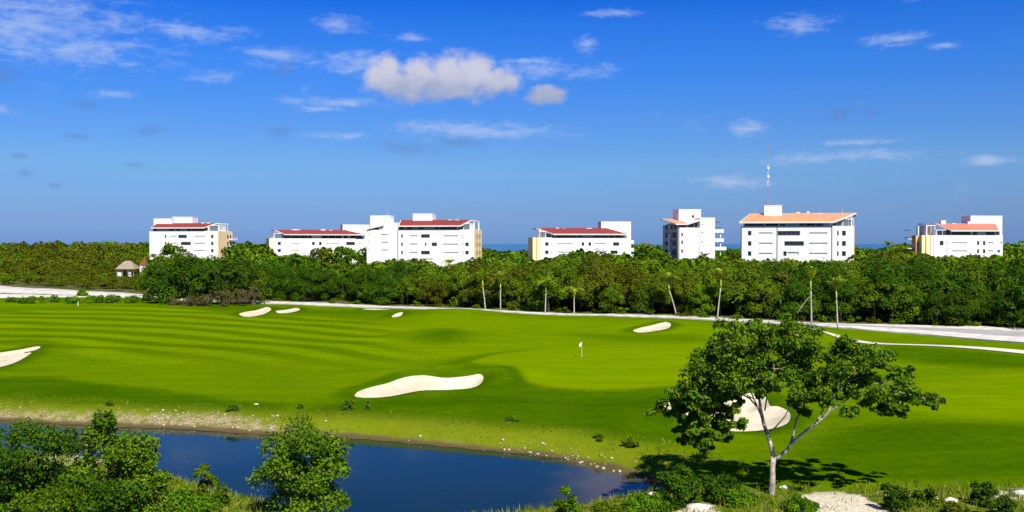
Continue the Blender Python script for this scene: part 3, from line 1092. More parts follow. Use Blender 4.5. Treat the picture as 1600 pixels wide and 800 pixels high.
# nearest to the camera first, but every stretch of the forest edge gets its front trees
inframe.sort(key=lambda p: 0.55 * p[1] + 0.9 * (p[1] - road_depth(p[2])))
indiv = inframe[:NEAR_N]
ids = set(id(p) for p in indiv)
rest = [p for p in pts if id(p) not in ids]


def pick_kind(px, X, Y, rng):
    n = math.sin(X * 0.045 + 1.0) * math.sin(Y * 0.035 + X * 0.021) + rng.normal(0, 0.45)
    if px < 215: return 2 if n > -0.45 else 1
    if n < -0.35: return 0
    if n < 0.42: return 1
    return 2 if rng.uniform() < 0.55 else 1


edge = {}
for (X, Y, px) in indiv:
    k = pick_kind(px, X, Y, frng)
    h = tree_height(px, X, Y, frng)
    z = [t for a, b, t in zones if a <= px < b][0]
    wid = min(max(h * frng.uniform(0.42, 0.62), 2.4), 6.2)
    root = plant_tree(k, int(frng.integers(0, 3)), X, Y, h, wid, frng.uniform(0, 6.28), '%s tree inside the forest belt %s' % (KINDS[k][1], z), '%s trees inside the forest belt %s' % (KINDS[k][1], z))
    if Y - road_depth(px) < 14: edge.setdefault((k, z), []).append((px, root))
for (k, z), lst in edge.items():
    lst.sort(key=lambda e: e[0])
    for i, (px, root) in enumerate(lst):
        root['label'] = '%s roadside forest tree %s' % (KINDS[k][1], z) + (', %s from the left' % ORD[min(i, 14)] if len(lst) > 1 else '')
        root['group'] = '%s roadside forest trees %s' % (KINDS[k][1], z)


def far_wood():
    """the rest of the forest, one mass of real leaf geometry"""
    Vs, Fs, tones, dry, kinds = [], [], [], [], []
    off = 0
    rng = np.random.default_rng(77)
    lib = []
    for s in range(6):
        r2 = np.random.default_rng(900 + s)
        cl = dome_clumps(r2, 15, 5.0, 10.0, 3.0, (0.3, 0.44))
        V, F, tn = clump_leaves(cl, 34, 1.1, 0.75, r2, low=-0.15, rnd=0.35, up=0.3, shell=(0.85, 1.05))
        lib.append((V, F, tn))
    for (X, Y, px) in rest:
        h = tree_height(px, X, Y, rng)
        V, F, tn = lib[int(rng.integers(0, 6))]
        a = rng.uniform(0, 6.28)
        ca, sa = math.cos(a), math.sin(a)
        wid = min(max(h * rng.uniform(0.45, 0.65), 3.0), 7.5 if Y > 350 else 6.0) / 5.0
        s = min(1.0, 0.62 + 0.0009 * Y)
        W = np.stack([(V[:, 0] * ca - V[:, 1] * sa) * wid + X, (V[:, 0] * sa + V[:, 1] * ca) * wid + Y, V[:, 2] * h / 10.0], 1)
        Vs.append(W)
        Fs.append(F + off)
        off += len(V)
        k = pick_kind(px, X, Y, rng)
        tones.append(np.clip(tn + rng.normal(0, 0.12), 0, 1))
        kinds.append(np.full(len(F), k))
        dry.append(rng.uniform(0, 1, len(F)))
    V = np.concatenate(Vs)
    F = np.concatenate(Fs)
    kinds = np.concatenate(kinds)
    me = quads_mesh('far_forest', V, F, M['leaf_dark'], {'tone': ('FACE', np.concatenate(tones)), 'dry': ('FACE', np.concatenate(dry))})
    me.materials.append(M['leaf_mid'])
    me.materials.append(M['leaf_olive'])
    if len(me.polygons) == len(kinds): me.polygons.foreach_set('material_index', kinds.astype(np.int32))
    o = link('far_forest', me)
    tag(o, 'continuous green forest canopy running back to the sea between the apartment blocks', 'forest', kind='stuff')


far_wood()

# dark clump in front of the road, left of centre
crng = np.random.default_rng(31)
for i, (px, py, top, w, k) in enumerate([(238, 470, 412, 4.6, 1), (262, 474, 399, 5.6, 0), (292, 476, 393, 5.8, 0), (318, 477, 402, 5.0, 0), (345, 476, 401, 5.6, 0), (372, 476, 396, 5.6, 0),
                                         (398, 474, 406, 4.8, 1), (278, 468, 402, 5.0, 1), (330, 468, 398, 5.2, 0), (384, 467, 401, 5.2, 1), (304, 466, 400, 5.2, 0), (250, 464, 405, 5, 0), (360, 464, 398, 5.2, 0)]):
    x, y = G(px, py)
    h = CAM_H - (top - HOR) * y / FPX
    txt = ['at its left end', 'beside its left end', 'left of its middle', 'at its middle front', 'right of its middle', 'near its right end', 'at its right end',
           'at its back left', 'at its back middle', 'at its back right', 'behind its middle', 'behind its left end', 'behind its right end'][i]
    plant_tree(k, i % 3, x, y, h, w, crng.uniform(0, 6), '%s tree of the dense clump in front of the road, %s' % ('dark green' if k == 0 else 'fresh green', txt), 'trees of the dense clump before the road')


def shrub(name, px, py, hgt, wid, mat, label, cat='shrub', group=None, n=12, per=160, L=0.16, W=0.09, seed=0, low=0.05, stem='bark_dark', deep=None, flat=0.85):
    x, y = G(px, py)
    z = hz(x, y)
    x, y = G(px, py, z)
    rng = np.random.default_rng(seed + 1000)
    root = empty(name, (x, y, hz(x, y) - 0.04))
    tag(root, label, cat, group)
    cl = []
    for i in range(n):
        a = rng.uniform(0, 6.28)
        q = rng.uniform(0.05, 1) ** 0.6
        top = math.sqrt(max(0.0, 1 - (q * 0.85) ** 2))
        zz = hgt * (rng.uniform(low, 1.0) * top)
        r = wid * rng.uniform(0.22, 0.38)
        cl.append((math.cos(a) * q * wid * 0.75, math.sin(a) * q * wid * 0.75 * (deep or 1), min(max(zz, r * 0.7), hgt - r * 0.55), r))
    me = crown_mesh('foliage', cl, per, L, W, M[mat], seed + 2000, flat=flat)
    link('foliage', me, root)
    m = MB()
    for c in cl[:6]:
        m.tube([(c[0] * 0.08, c[1] * 0.08, -0.1), (c[0] * 0.45 + rng.normal(0, 0.06), c[1] * 0.45, c[2] * 0.55), c[:3]], [0.05 * hgt ** 0.5, 0.03 * hgt ** 0.5, 0.012], 5, cap=False)
    m.build('stem', M[stem], root)
    return root


# grey dry brush under the dark clump
for i, (px, py, h, w) in enumerate([(322, 478, 3.4, 2.6), (348, 479, 4.6, 2.8), (374, 478.5, 6.2, 2.7), (396, 477.5, 5.2, 2.3), (300, 478, 2.6, 2.4), (270, 477, 2.0, 2.2)]):
    shrub('dry_brush', px, py, h, w, 'leaf_dry', 'bare grey-brown brush at the foot of the dark tree clump, ' + ['left of its middle', 'at its middle', 'tallest, near its right end', 'at its right end', 'second from the left', 'leftmost'][i],
          'brush', 'dry brush under the tree clump', n=11, per=120, L=0.7, W=0.09, seed=40 + i)
# bright low bushes by the gravel road on the left
for i, (px, py, h, w) in enumerate([(45, 474, 1.5, 3.2), (80, 473, 1.9, 3.6), (112, 474, 1.6, 3.0), (150, 473, 1.8, 3.4), (178, 473, 1.9, 3.2), (205, 473, 1.6, 3.0), (132, 463, 1.8, 2.2), (20, 472, 1.2, 2.4)]):
    shrub('roadside_bush', px, py, h, w, 'leaf_bright', 'bright green low bush along the far left fairway edge, ' +
          ['second from the picture edge', 'third from the picture edge', 'beside the small white post', 'just right of the white post', 'second right of the post', 'last before the dark tree clump', 'small one on the gravel', 'nearest the picture edge'][i],
          'bush', 'low bushes along the far fairway edge', n=9, per=110, L=0.42, W=0.26, seed=60 + i)
# small plants along the far bank of the pond and the edge of the forest
for i, (px, py, h, w, lab) in enumerate([(573, 676, 1.0, 0.42, 'small dark upright bush on the bank right of the pondside sapling'), (800, 697, 0.45, 0.65, 'low dark bush sprawling on the stony pond bank'),
                                         (985, 703, 0.6, 0.75, 'dark rounded bush on the grass near the right tip of the pond'), (935, 684, 0.35, 0.5, 'tiny dark tuft on the slope above the pond tip, upper'),
                                         (938, 690, 0.3, 0.4, 'tiny dark tuft on the slope above the pond tip, lower'), (172, 641, 0.5, 0.45, 'lone dark bush on the dry left pond bank'),
                                         (368, 650, 0.45, 0.9, 'green bush on the stony left pond bank'), (470, 664, 0.35, 0.6, 'low bush on the bank behind the pondside sapling'), (545, 669, 0.9, 0.9, 'leafy bush on the bank touching the sapling crown')]):
    shrub('bank_bush', px, py, h, w, 'leaf_mid' if i not in (6, 7) else 'leaf_bright', lab, 'bush', n=7, per=90, L=0.18, W=0.1, seed=80 + i)
for i in range(26):
    px = [430, 470, 520, 555, 600, 650, 745, 800, 838, 880, 930, 975, 1015, 1068, 1100, 1150, 1250, 1290, 1335, 1365, 1400, 1445, 1480, 1520, 1560, 1595][i]
    yy = CAM_H * FPX / (road_depth(px) + (2.6 if px < 1250 else 6.0)) + HOR
    shrub('forest_edge_bush', px, yy, 0.9 + 1.1 * ((i * 37) % 10) / 10, 1.6, ['leaf_mid', 'leaf_olive', 'leaf_bright'][i % 3],
          'knee-high bush between the far road and the forest trees', 'bush', 'bushes along the far side of the road', n=6, per=70, L=0.34, W=0.2, seed=120 + i)

# ------------------------------------------------------------------ the lone umbrella tree


def lone_tree():
    bx, by = G(1206, 772, 0.0)
    z0 = hz(bx, by)
    bx, by = G(1206, 772, z0)
    root = empty('umbrella_tree', (bx, by, z0 - 0.05))
    tag(root, 'lone broad-crowned tree with pale forked trunk standing at the right end of the pond', 'tree')
    rng = np.random.default_rng(42)
    D = by

    def L(px, py, dy=0.0):
        rx, rz = ray(px, py)
        Y = D + dy
        return (rx * Y - bx, dy, CAM_H + rz * Y - z0)

    trunk = MB()
    trunk.tube([L(1205, 778), L(1206, 765), L(1207, 748), L(1207, 728), L(1209, 712)], [0.25, 0.20, 0.175, 0.165, 0.17], 10)
    trunk.build('trunk', M['bark'], root, smooth=True)
    limbs = [([L(1209, 716), L(1206, 700, .1), L(1200, 680, .2), L(1193, 660, .3), L(1188, 635, .5), L(1185, 612, .7), L(1181, 592, .8)], [0.15, 0.14, 0.12, 0.11, 0.09, 0.06, 0.025]),
             ([L(1209, 718), L(1218, 712, -.1), L(1230, 702, -.3), L(1236, 692, -.4), L(1252, 678, -.6), L(1276, 660, -.8), L(1294, 644, -1.0), L(1304, 622, -1.1), L(1322, 595, -1.2)], [0.13, 0.12, 0.11, 0.1, 0.095, 0.085, 0.075, 0.055, 0.03]),
             ([L(1234, 696, -.4), L(1240, 675, -.2), L(1244, 655, 0.1), L(1256, 632, .6), L(1262, 605, 1.0)], [0.075, 0.07, 0.06, 0.045, 0.025]),
             ([L(1200, 676, .2), L(1212, 666, -.4), L(1226, 650, -.9), L(1236, 630, -1.3)], [0.055, 0.045, 0.035, 0.02]),
             ([L(1196, 668, .2), L(1188, 645, 1.4), L(1178, 622, 1.9), L(1168, 600, 2.4)], [0.07, 0.06, 0.045, 0.02]),
             ([L(1190, 642, .4), L(1172, 622, .9), L(1145, 606, 1.6), L(1118, 604, 2.0)], [0.06, 0.05, 0.035, 0.015]),
             ([L(1195, 640, .4), L(1200, 610, -1.0), L(1206, 590, -1.8), L(1210, 575, -2.0)], [0.05, 0.045, 0.03, 0.015]),
             ([L(1294, 644, -1.0), L(1330, 618, -.6), L(1370, 605, 0), L(1410, 612, 0.4), L(1445, 622, 0.5)], [0.05, 0.045, 0.035, 0.025, 0.015]),
             ([L(1276, 660, -.8), L(1290, 630, 0.8), L(1318, 595, 2.0), L(1345, 570, 2.4)], [0.06, 0.05, 0.04, 0.02])]
    for pts_, r in limbs:
        m = MB()
        m.tube(pts_, r, 7)
        m.build('limb', M['bark'], root, smooth=True)
    blobs = [(1143, 515, 22), (1170, 512, 24), (1200, 516, 24), (1232, 518, 24), (1258, 527, 20), (1122, 535, 24), (1155, 538, 28), (1190, 540, 28), (1225, 545, 28), (1255, 553, 24),
             (1108, 562, 26), (1140, 566, 28), (1175, 568, 26), (1210, 575, 26), (1243, 578, 26), (1092, 588, 24), (1122, 592, 26), (1155, 592, 24), (1190, 596, 18), (1225, 600, 20),
             (1072, 610, 20), (1098, 613, 22), (1128, 616, 20), (1152, 615, 14), (1056, 625, 15), (1052, 643, 12), (1078, 636, 16), (1104, 642, 16), (1130, 641, 16), (1084, 658, 13), (1066, 660, 9), (1100, 672, 14),
             (1090, 684, 11), (1118, 660, 15), (1148, 650, 13), (1104, 700, 9), (1080, 690, 9), (1130, 672, 11), (1110, 686, 12), (1072, 676, 11), (1095, 655, 15), (1108, 690, 8), (1122, 676, 9),
             (1322, 540, 20), (1345, 550, 22), (1302, 560, 20), (1330, 572, 24), (1362, 572, 22), (1280, 582, 20), (1306, 592, 22), (1340, 597, 22), (1372, 596, 22), (1398, 590, 18), (1265, 605, 22), (1240, 618, 16), (1285, 616, 16),
             (1318, 616, 18), (1352, 620, 17), (1385, 618, 18), (1412, 612, 17), (1405, 632, 12), (1432, 622, 14), (1452, 626, 10), (1466, 624, 7), (1330, 634, 11), (1378, 636, 10), (1252, 640, 8), (1385, 560, 14), (1412, 590, 13)]
    cl = []
    for (px, py, r) in blobs:
        half = 3.6 * math.sqrt(max(0.08, 1 - ((px - 1235) / 245.0) ** 2))
        for s in (-1, 1):
            dy = s * rng.uniform(0.05, 1.0) * half
            c0 = L(px + rng.normal(0, 4), py + rng.normal(0, 4), dy)
            R = r * D / FPX
            for q in range(4):
                o_ = rng.normal(0, 0.52, 3) * R * np.array([1.15, 1.0, 0.8])
                cl.append((c0[0] + o_[0], c0[1] + o_[1], c0[2] + o_[2], R * rng.uniform(0.38, 0.66)))
    me = crown_mesh('crown', cl, 150, 0.24, 0.135, M['leaf_main'], 421, up=0.4, rnd=0.6, flat=0.7, shell=(0.3, 1.25), low=-0.75)
    link('crown', me, root)
    tw = MB()
    ends = [Vector(p) for ps, _ in limbs for p in ps[2:]]
    for c in cl[::2]:
        p = Vector(c[:3])
        e = min(ends, key=lambda q: (q - p).length + (2.0 if q.z > p.z + 0.4 else 0))
        midp = (e + p) / 2 + Vector((rng.normal(0, .1), rng.normal(0, .1), 0.12))
        if (e - p).length > 1.8: continue
        tw.tube([e, midp, p], [0.028, 0.02, 0.008], 4, cap=False)
    tw.build('twigs', M['bark'], root)['kind'] = 'stuff'


lone_tree()

# ------------------------------------------------------------------ foreground shrubs
fg = [
    ('pondside_tree', 475, 806, 5.2, 2.85, 'leaf_main', 'round leafy sapling standing in front of the blue pond, left of centre', 42, 400, 0.17, 0.1),
    ('foreground_tree', 45, 835, 6.9, 2.9, 'leaf_dark', 'tall dark shrub at the far left edge, reaching over the water', 40, 380, 0.17, 0.09),
    ('foreground_tree', 178, 815, 5.9, 2.7, 'leaf_main', 'leafy shrub with the highest top between the dark left shrub and the open water', 38, 380, 0.17, 0.1),
    ('foreground_shrub', 108, 818, 5.0, 2.2, 'leaf_mid', 'fresh green shrub squeezed between the two tall shrubs at lower left', 28, 320, 0.16, 0.09),
    ('foreground_shrub', 228, 812, 3.4, 1.9, 'leaf_main', 'lower dark green shrub right of the tall leafy shrub', 16, 260, 0.16, 0.09),
    ('foreground_shrub', 325, 794, 2.5, 1.2, 'leaf_mid', 'squarish green bush on the near shore between shrubs and pondside sapling', 13, 240, 0.14, 0.08),
    ('foreground_shrub', 886, 818, 2.1, 0.8, 'leaf_bright', 'small bright green bush poking up at the bottom edge right of centre', 12, 240, 0.14, 0.08),
    ('foreground_shrub', 15, 830, 3.6, 1.9, 'leaf_olive', 'olive shrub in the lower left corner below the dark shrub', 18, 240, 0.16, 0.09),
    ('foreground_shrub', 150, 835, 2.8, 2.4, 'leaf_dark', 'dark shrub mass at the bottom edge under the tall leafy shrub', 20, 240, 0.16, 0.09),
    ('foreground_shrub', 290, 825, 1.9, 1.9, 'leaf_bright', 'bright low shrub at the bottom edge below the squarish bush', 16, 220, 0.15, 0.08),
    ('foreground_shrub', 80, 850, 2.8, 2.4, 'leaf_mid', 'broad green shrub filling the bottom edge near the left corner', 20, 220, 0.15, 0.08),
    ('shade_bush', 1062, 790, 2.4, 1.5, 'leaf_dark', 'dark bush in the tree shade at the right tip of the pond', 16, 240, 0.15, 0.09),
    ('shade_bush', 1120, 782, 1.7, 1.6, 'leaf_dark', 'dark low bush in the tree shade left of the pale trunk', 14, 240, 0.15, 0.09),
    ('shade_bush', 1165, 790, 1.1, 1.3, 'leaf_bright', 'bright low bush just left of the foot of the lone tree', 10, 240, 0.14, 0.08),
    ('foreground_shrub', 1248, 797, 1.0, 1.2, 'leaf_bright', 'bright low bush just right of the foot of the lone tree', 10, 220, 0.14, 0.08),
    ('foreground_shrub', 1400, 797, 1.6, 1.0, 'leaf_dark', 'dark green bush right of the bare white ground', 12, 220, 0.14, 0.08),
    ('foreground_shrub', 1447, 790, 1.2, 0.8, 'leaf_main', 'second small bush right of the bare white ground', 10, 200, 0.14, 0.08),
    ('foreground_shrub', 1538, 788, 1.3, 0.9, 'leaf_dark', 'dark round bush near the lower right corner', 11, 220, 0.14, 0.08),
    ('foreground_shrub', 1560, 806, 1.1, 1.1, 'leaf_dark', 'dark low bush at the bottom edge near the right corner', 11, 220, 0.14, 0.08),
    ('foreground_shrub', 1490, 803, 0.8, 0.9, 'leaf_olive', 'olive low bush between the two dark bushes at lower right', 9, 200, 0.14, 0.08),
    ('foreground_shrub', 1010, 800, 1.0, 1.5, 'leaf_bright', 'bright low shrub at the bottom edge below the pond tip', 12, 200, 0.14, 0.08),
    ('foreground_shrub', 945, 806, 0.9, 1.0, 'leaf_mid', 'low green shrub between the small bright bush and the pond tip', 10, 200, 0.14, 0.08)]
for i, (nm, px, py, h, w, mt, lab, n, per, L_, W_) in enumerate(fg):
    shrub(nm, px, py, h, w, mt, lab, 'tree' if 'tree' in nm else 'bush', n=n, per=per, L=L_ * 1.1, W=W_ * 1.2, seed=200 + i, low=0.12, stem='bark' if i == 0 else 'bark_dark')


def grass_stuff():
    rng = np.random.default_rng(9)
    n = 60000
    # near bank and bottom right
    Y = rng.uniform(44, 66, n)
    PXs = rng.uniform(-80, 1680, n)
    X = (PXs - 800) / FPX * Y
    line = [(-200, 690), (0, 706), (200, 728), (420, 776), (560, 806), (930, 785), (1010, 750), (1080, 757), (1180, 765), (1260, 762), (1350, 764), (1420, 757), (1500, 760), (1600, 760), (1800, 762)]
    lim = np.interp(PXs, [p[0] for p in line], [G(*p)[1] for p in line])
    clump = np.sin(X * 1.9 + np.sin(Y * 1.3) * 2) * np.sin(Y * 2.3 + X * 0.7) + rng.normal(0, 0.35, n)
    keep = (Y < lim + rng.normal(0, 0.5, n)) & (clump > -0.15)
    bare = sdf_poly([G(*p) for p in [(1255, 772), (1300, 768), (1350, 778), (1378, 800), (1330, 815), (1250, 808)]], X, Y)
    keep &= (bare > 0.2) | (rng.uniform(0, 1, n) < 0.05)
    # far bank of the pond
    n2 = 40000
    X2 = rng.uniform(-75, 20, n2)
    Y2 = rng.uniform(58, 100, n2)
    s2 = sdf_poly(POND[::2], X2, Y2)
    cl2 = np.sin(X2 * 1.1 + Y2 * 0.4) * np.sin(X2 * 0.37 - Y2 * 1.3) + rng.normal(0, 0.4, n2)
    k2 = (s2 > 0.5) & (s2 < 6.5) & (cl2 > 0.05)
    X = np.concatenate([X[keep], X2[k2]])
    Y = np.concatenate([Y[keep], Y2[k2]])
    sp = sdf_poly(POND[::2], X, Y)
    ok = sp > 0.3
    X, Y = X[ok], Y[ok]
    Z = height(X, Y) - 0.02
    n = len(X)
    H = rng.uniform(0.12, 0.42, n) * (0.7 + 0.5 * (Y < 70))
    a = rng.uniform(0, 6.28, n)
    wd = rng.uniform(0.02, 0.05, n)
    lean = rng.normal(0, 0.16, (n, 2))
    base = np.stack([X, Y, Z], 1)
    side = np.stack([np.cos(a) * wd, np.sin(a) * wd, np.zeros(n)], 1)
    V = np.empty((n, 3, 3))
    V[:, 0] = base - side
    V[:, 1] = base + side
    V[:, 2] = base + np.stack([lean[:, 0], lean[:, 1], H], 1)
    me = quads_mesh('long_grass', V.reshape(-1, 3), np.arange(3 * n).reshape(n, 3), M['grass_blade'],
                    {'tone': ('FACE', rng.uniform(0, 1, n)), 'dry': ('FACE', rng.uniform(0, 1, n))})
    o = link('long_grass', me)
    tag(o, 'long unmown grass on both banks of the pond', 'grass', kind='stuff')


grass_stuff()


def rock(rng, r):
    """irregular low stone, 20 faces"""
    bm = bmesh.new()
    bmesh.ops.create_icosphere(bm, subdivisions=1, radius=r)
    s = (rng.uniform(0.8, 1.4), rng.uniform(0.7, 1.2), rng.uniform(0.45, 0.8))
    for v in bm.verts:
        k = 1 + rng.uniform(-0.22, 0.22)
        v.co = Vector((v.co.x * s[0] * k, v.co.y * s[1] * k, v.co.z * s[2] * k))
    vs = np.array([v.co[:] for v in bm.verts])
    fs = np.array([[v.index for v in f.verts] for f in bm.faces])
    bm.free()
    return vs, fs


def stones():
    rng = np.random.default_rng(15)
    lib = [rock(rng, 1.0) for _ in range(8)]
    Vs, Fs, off, cnt = [], [], 0, 0
    P = np.array(POND)
    want = 700
    while cnt < want:
        X = rng.uniform(-75, 16, 4000)
        Y = rng.uniform(56, 101, 4000)
        s = sdf_poly(POND[::2], X, Y) + np.where(X > -14, 1.4, 0.0)
        dens = np.sin(X * 0.21 + 0.8) * 0.5 + np.sin(X * 0.53) * 0.3 + rng.normal(0, 0.35, 4000)
        far = Y > 62
        k = (s > 0.35) & (s < 2.9) & (dens > 0.25) & far
        for x, y in zip(X[k], Y[k]):
            r = 0.04 + 0.13 * rng.uniform(0, 1) ** 2.5
            V, F = lib[int(rng.integers(0, 8))]
            a = rng.uniform(0, 6.28)
            W = np.stack([V[:, 0] * math.cos(a) - V[:, 1] * math.sin(a), V[:, 0] * math.sin(a) + V[:, 1] * math.cos(a), V[:, 2]], 1) * r
            Vs.append((W, x, y, r))
            Fs.append(F + off)
            off += len(V)
            cnt += 1
            if cnt >= want: break
    xs = np.array([v[1] for v in Vs])
    ys = np.array([v[2] for v in Vs])
    zs = height(xs, ys)
    VV = np.concatenate([v[0] + (v[1], v[2], z + v[3] * 0.15) for v, z in zip(Vs, zs)])
    me = quads_mesh('shore_stones', VV, np.concatenate(Fs), M['stone'])
    tag(link('shore_stones', me), 'pale broken stones scattered along the pond bank', 'stones', kind='stuff')
    # the few larger white stones by the tip of the pond and on the bare ground
    for i, (px, py, r, lab) in enumerate([(1011, 746, 0.42, 'white boulder at the very tip of the pond'), (1034, 760, 0.36, 'pale boulder at the shaded shore just below the pond tip'),
                                          (1020, 773, 0.34, 'pale stone at the water edge under the dark shade bush'), (1140, 770, 0.42, 'flat pale stone in the tree shade left of the trunk'),
                                          (1228, 762, 0.32, 'small white stone right of the foot of the lone tree'), (1090, 797, 0.7, 'large white slab of rock at the bottom edge below the shade bushes'),
                                          (1594, 776, 0.6, 'white rock at the right edge of the picture'), (1455, 780, 0.32, 'small pale stone between bushes at lower right'), (1485, 786, 0.45, 'cream stone among the grass at lower right'),
                                          (400, 633, 0.16, 'small pale stone on the grass above the stony left bank')]):
        x, y = G(px, py)
        z = hz(x, y)
        V, F = rock(rng, r)
        V = V * (1.3, 1.0, 0.7)
        me = quads_mesh('boulder', V, F, M['stone_white'])
        tag(link('boulder', me, None, (x, y, z + r * 0.1)), lab, 'boulder')


stones()

# ------------------------------------------------------------------ palms along the road


def palm(px, py, top_py, lean_px, label, seed, spread=0.5, nf=11, fl=2.6, group='palms along the far road'):
    rng = np.random.default_rng(seed)
    x, y = G(px, py)
    z = hz(x, y)
    root = empty('palm_tree', (x, y, z - 0.1))
    tag(root, label, 'palm', group)
    H = CAM_H - (top_py - HOR) * y / FPX - z
    th = H - fl * 0.78
    lx = lean_px * y / FPX
    pts_, rad = [], []
    for i in range(8):
        t = i / 7
        pts_.append((lx * t ** 1.2, 0.1 * t, th * 0.78 * t))
        rad.append(0.155 - 0.05 * t + 0.05 * max(0, 0.2 - t))
    m = MB()
    m.tube(pts_, rad, 8)
    m.build('trunk', M['palm_bark'], root, smooth=True)
    top = pts_[-1]
    m = MB()
    m.tube([top, (lx * 1.08, 0.1, th * 0.88), (lx * 1.12, 0.1, th)], [0.16, 0.15, 0.08], 8)
    m.build('crownshaft', M['crownshaft'], root, smooth=True)
    hub = Vector((lx * 1.12, 0.1, th * 0.98))
    for k in range(nf):
        a = 2 * math.pi * k / nf + rng.uniform(-0.3, 0.3)
        out = spread * rng.uniform(0.5, 1.2)
        ln = fl * rng.uniform(0.8, 1.1)
        V, F = [], []
        n = 7
        mid_ = []
        for i in range(n + 1):
            t = i / n
            r = ln * (0.95 * t) * out
            zz = ln * (t * math.sqrt(max(0.05, 1 - out * out * 0.5)) - 0.75 * out * t * t * t)
            mid_.append(Vector((math.cos(a) * r, math.sin(a) * r, zz)))
        sd = Vector((-math.sin(a), math.cos(a), 0))
        for i in range(n):
            p, q = mid_[i], mid_[i + 1]
            w = 0.85 * math.sin(math.pi * min(1, (i + 0.6) / n)) + 0.08
            for s in (-1, 1):
                b = len(V)
                V += [p, q, q + sd * s * w * 1.0 + Vector((0, 0, -0.16 * w)) + (q - p) * 0.6, p + sd * s * w * 0.35 + (q - p) * 0.4]
                F.append((b, b + 1, b + 2, b + 3))
        V = np.array([v[:] for v in V])
        me = quads_mesh('frond', V, np.array(F), M['frond'], {'tone': ('FACE', np.clip(rng.normal(0.55, 0.25, len(F)), 0, 1)), 'dry': ('FACE', np.full(len(F), rng.uniform(0, 1)))})
        link('frond', me, root, hub)
    return root, hub


palms = [(758.5, 485, 419, -4, 'leftmost white-trunked palm beside the far road', 0.45), (782, 485, 424, 0, 'slim palm just right of the leftmost palm', 0.4),
         (852, 488.5, 428, 1, 'palm with drooping fronds left of the flag', 0.75), (897, 490.5, 437, 0, 'short palm above the flag', 0.8),
         (1057, 495, 420, -11, 'palm leaning left beside the far road', 0.6), (1121, 498, 413, 5, 'palm leaning right in front of the pale shelter', 0.5),
         (1268, 509, 413, -1, 'tall palm above the lone tree with one dead frond hanging left', 0.3), (1309, 516, 428, -2, 'rightmost tall palm on the grass between road and cart path', 0.45)]
for i, (px, py, tp, ln, lab, sp_) in enumerate(palms):
    r, hub = palm(px, py, tp, ln, lab, 300 + i, sp_, nf=15, fl=3.7 if i > 3 else 3.4)
    if i == 6:
        me = MB()
        me.tube([(0, 0, -2.6), (-0.8, 0, -3.4), (-1.7, 0.1, -4.7), (-2.4, 0.1, -5.9)], [0.05, 0.05, 0.06, 0.03], 5)
        o = me.build('dead_frond', M['palm_bark'], r, loc=hub)
        o['label'] = 'dead pale frond hanging to the left'
# feathery palms showing in the canopy near the blocks
for i, (px, d, top, lab) in enumerate([(700, 345, 399, 'coconut palm in front of the stepped white block'), (1006, 385, 374, 'palm behind the forest left of the narrow white block'), (1385, 380, 371, 'palm between the orange-roofed block and the rightmost block'),
                                       (1592, 385, 371, 'palm right of the rightmost block'), (1098, 340, 389, 'low palm at the foot of the narrow white block'), (238, 420, 392, 'palm at the left foot of the leftmost block')]):
    yy = HOR + CAM_H * FPX / d
    palm(px, yy, top, 2, lab, 340 + i, 0.95, nf=14, fl=3.6, group='palms among the forest near the blocks')

# ------------------------------------------------------------------ apartment blocks


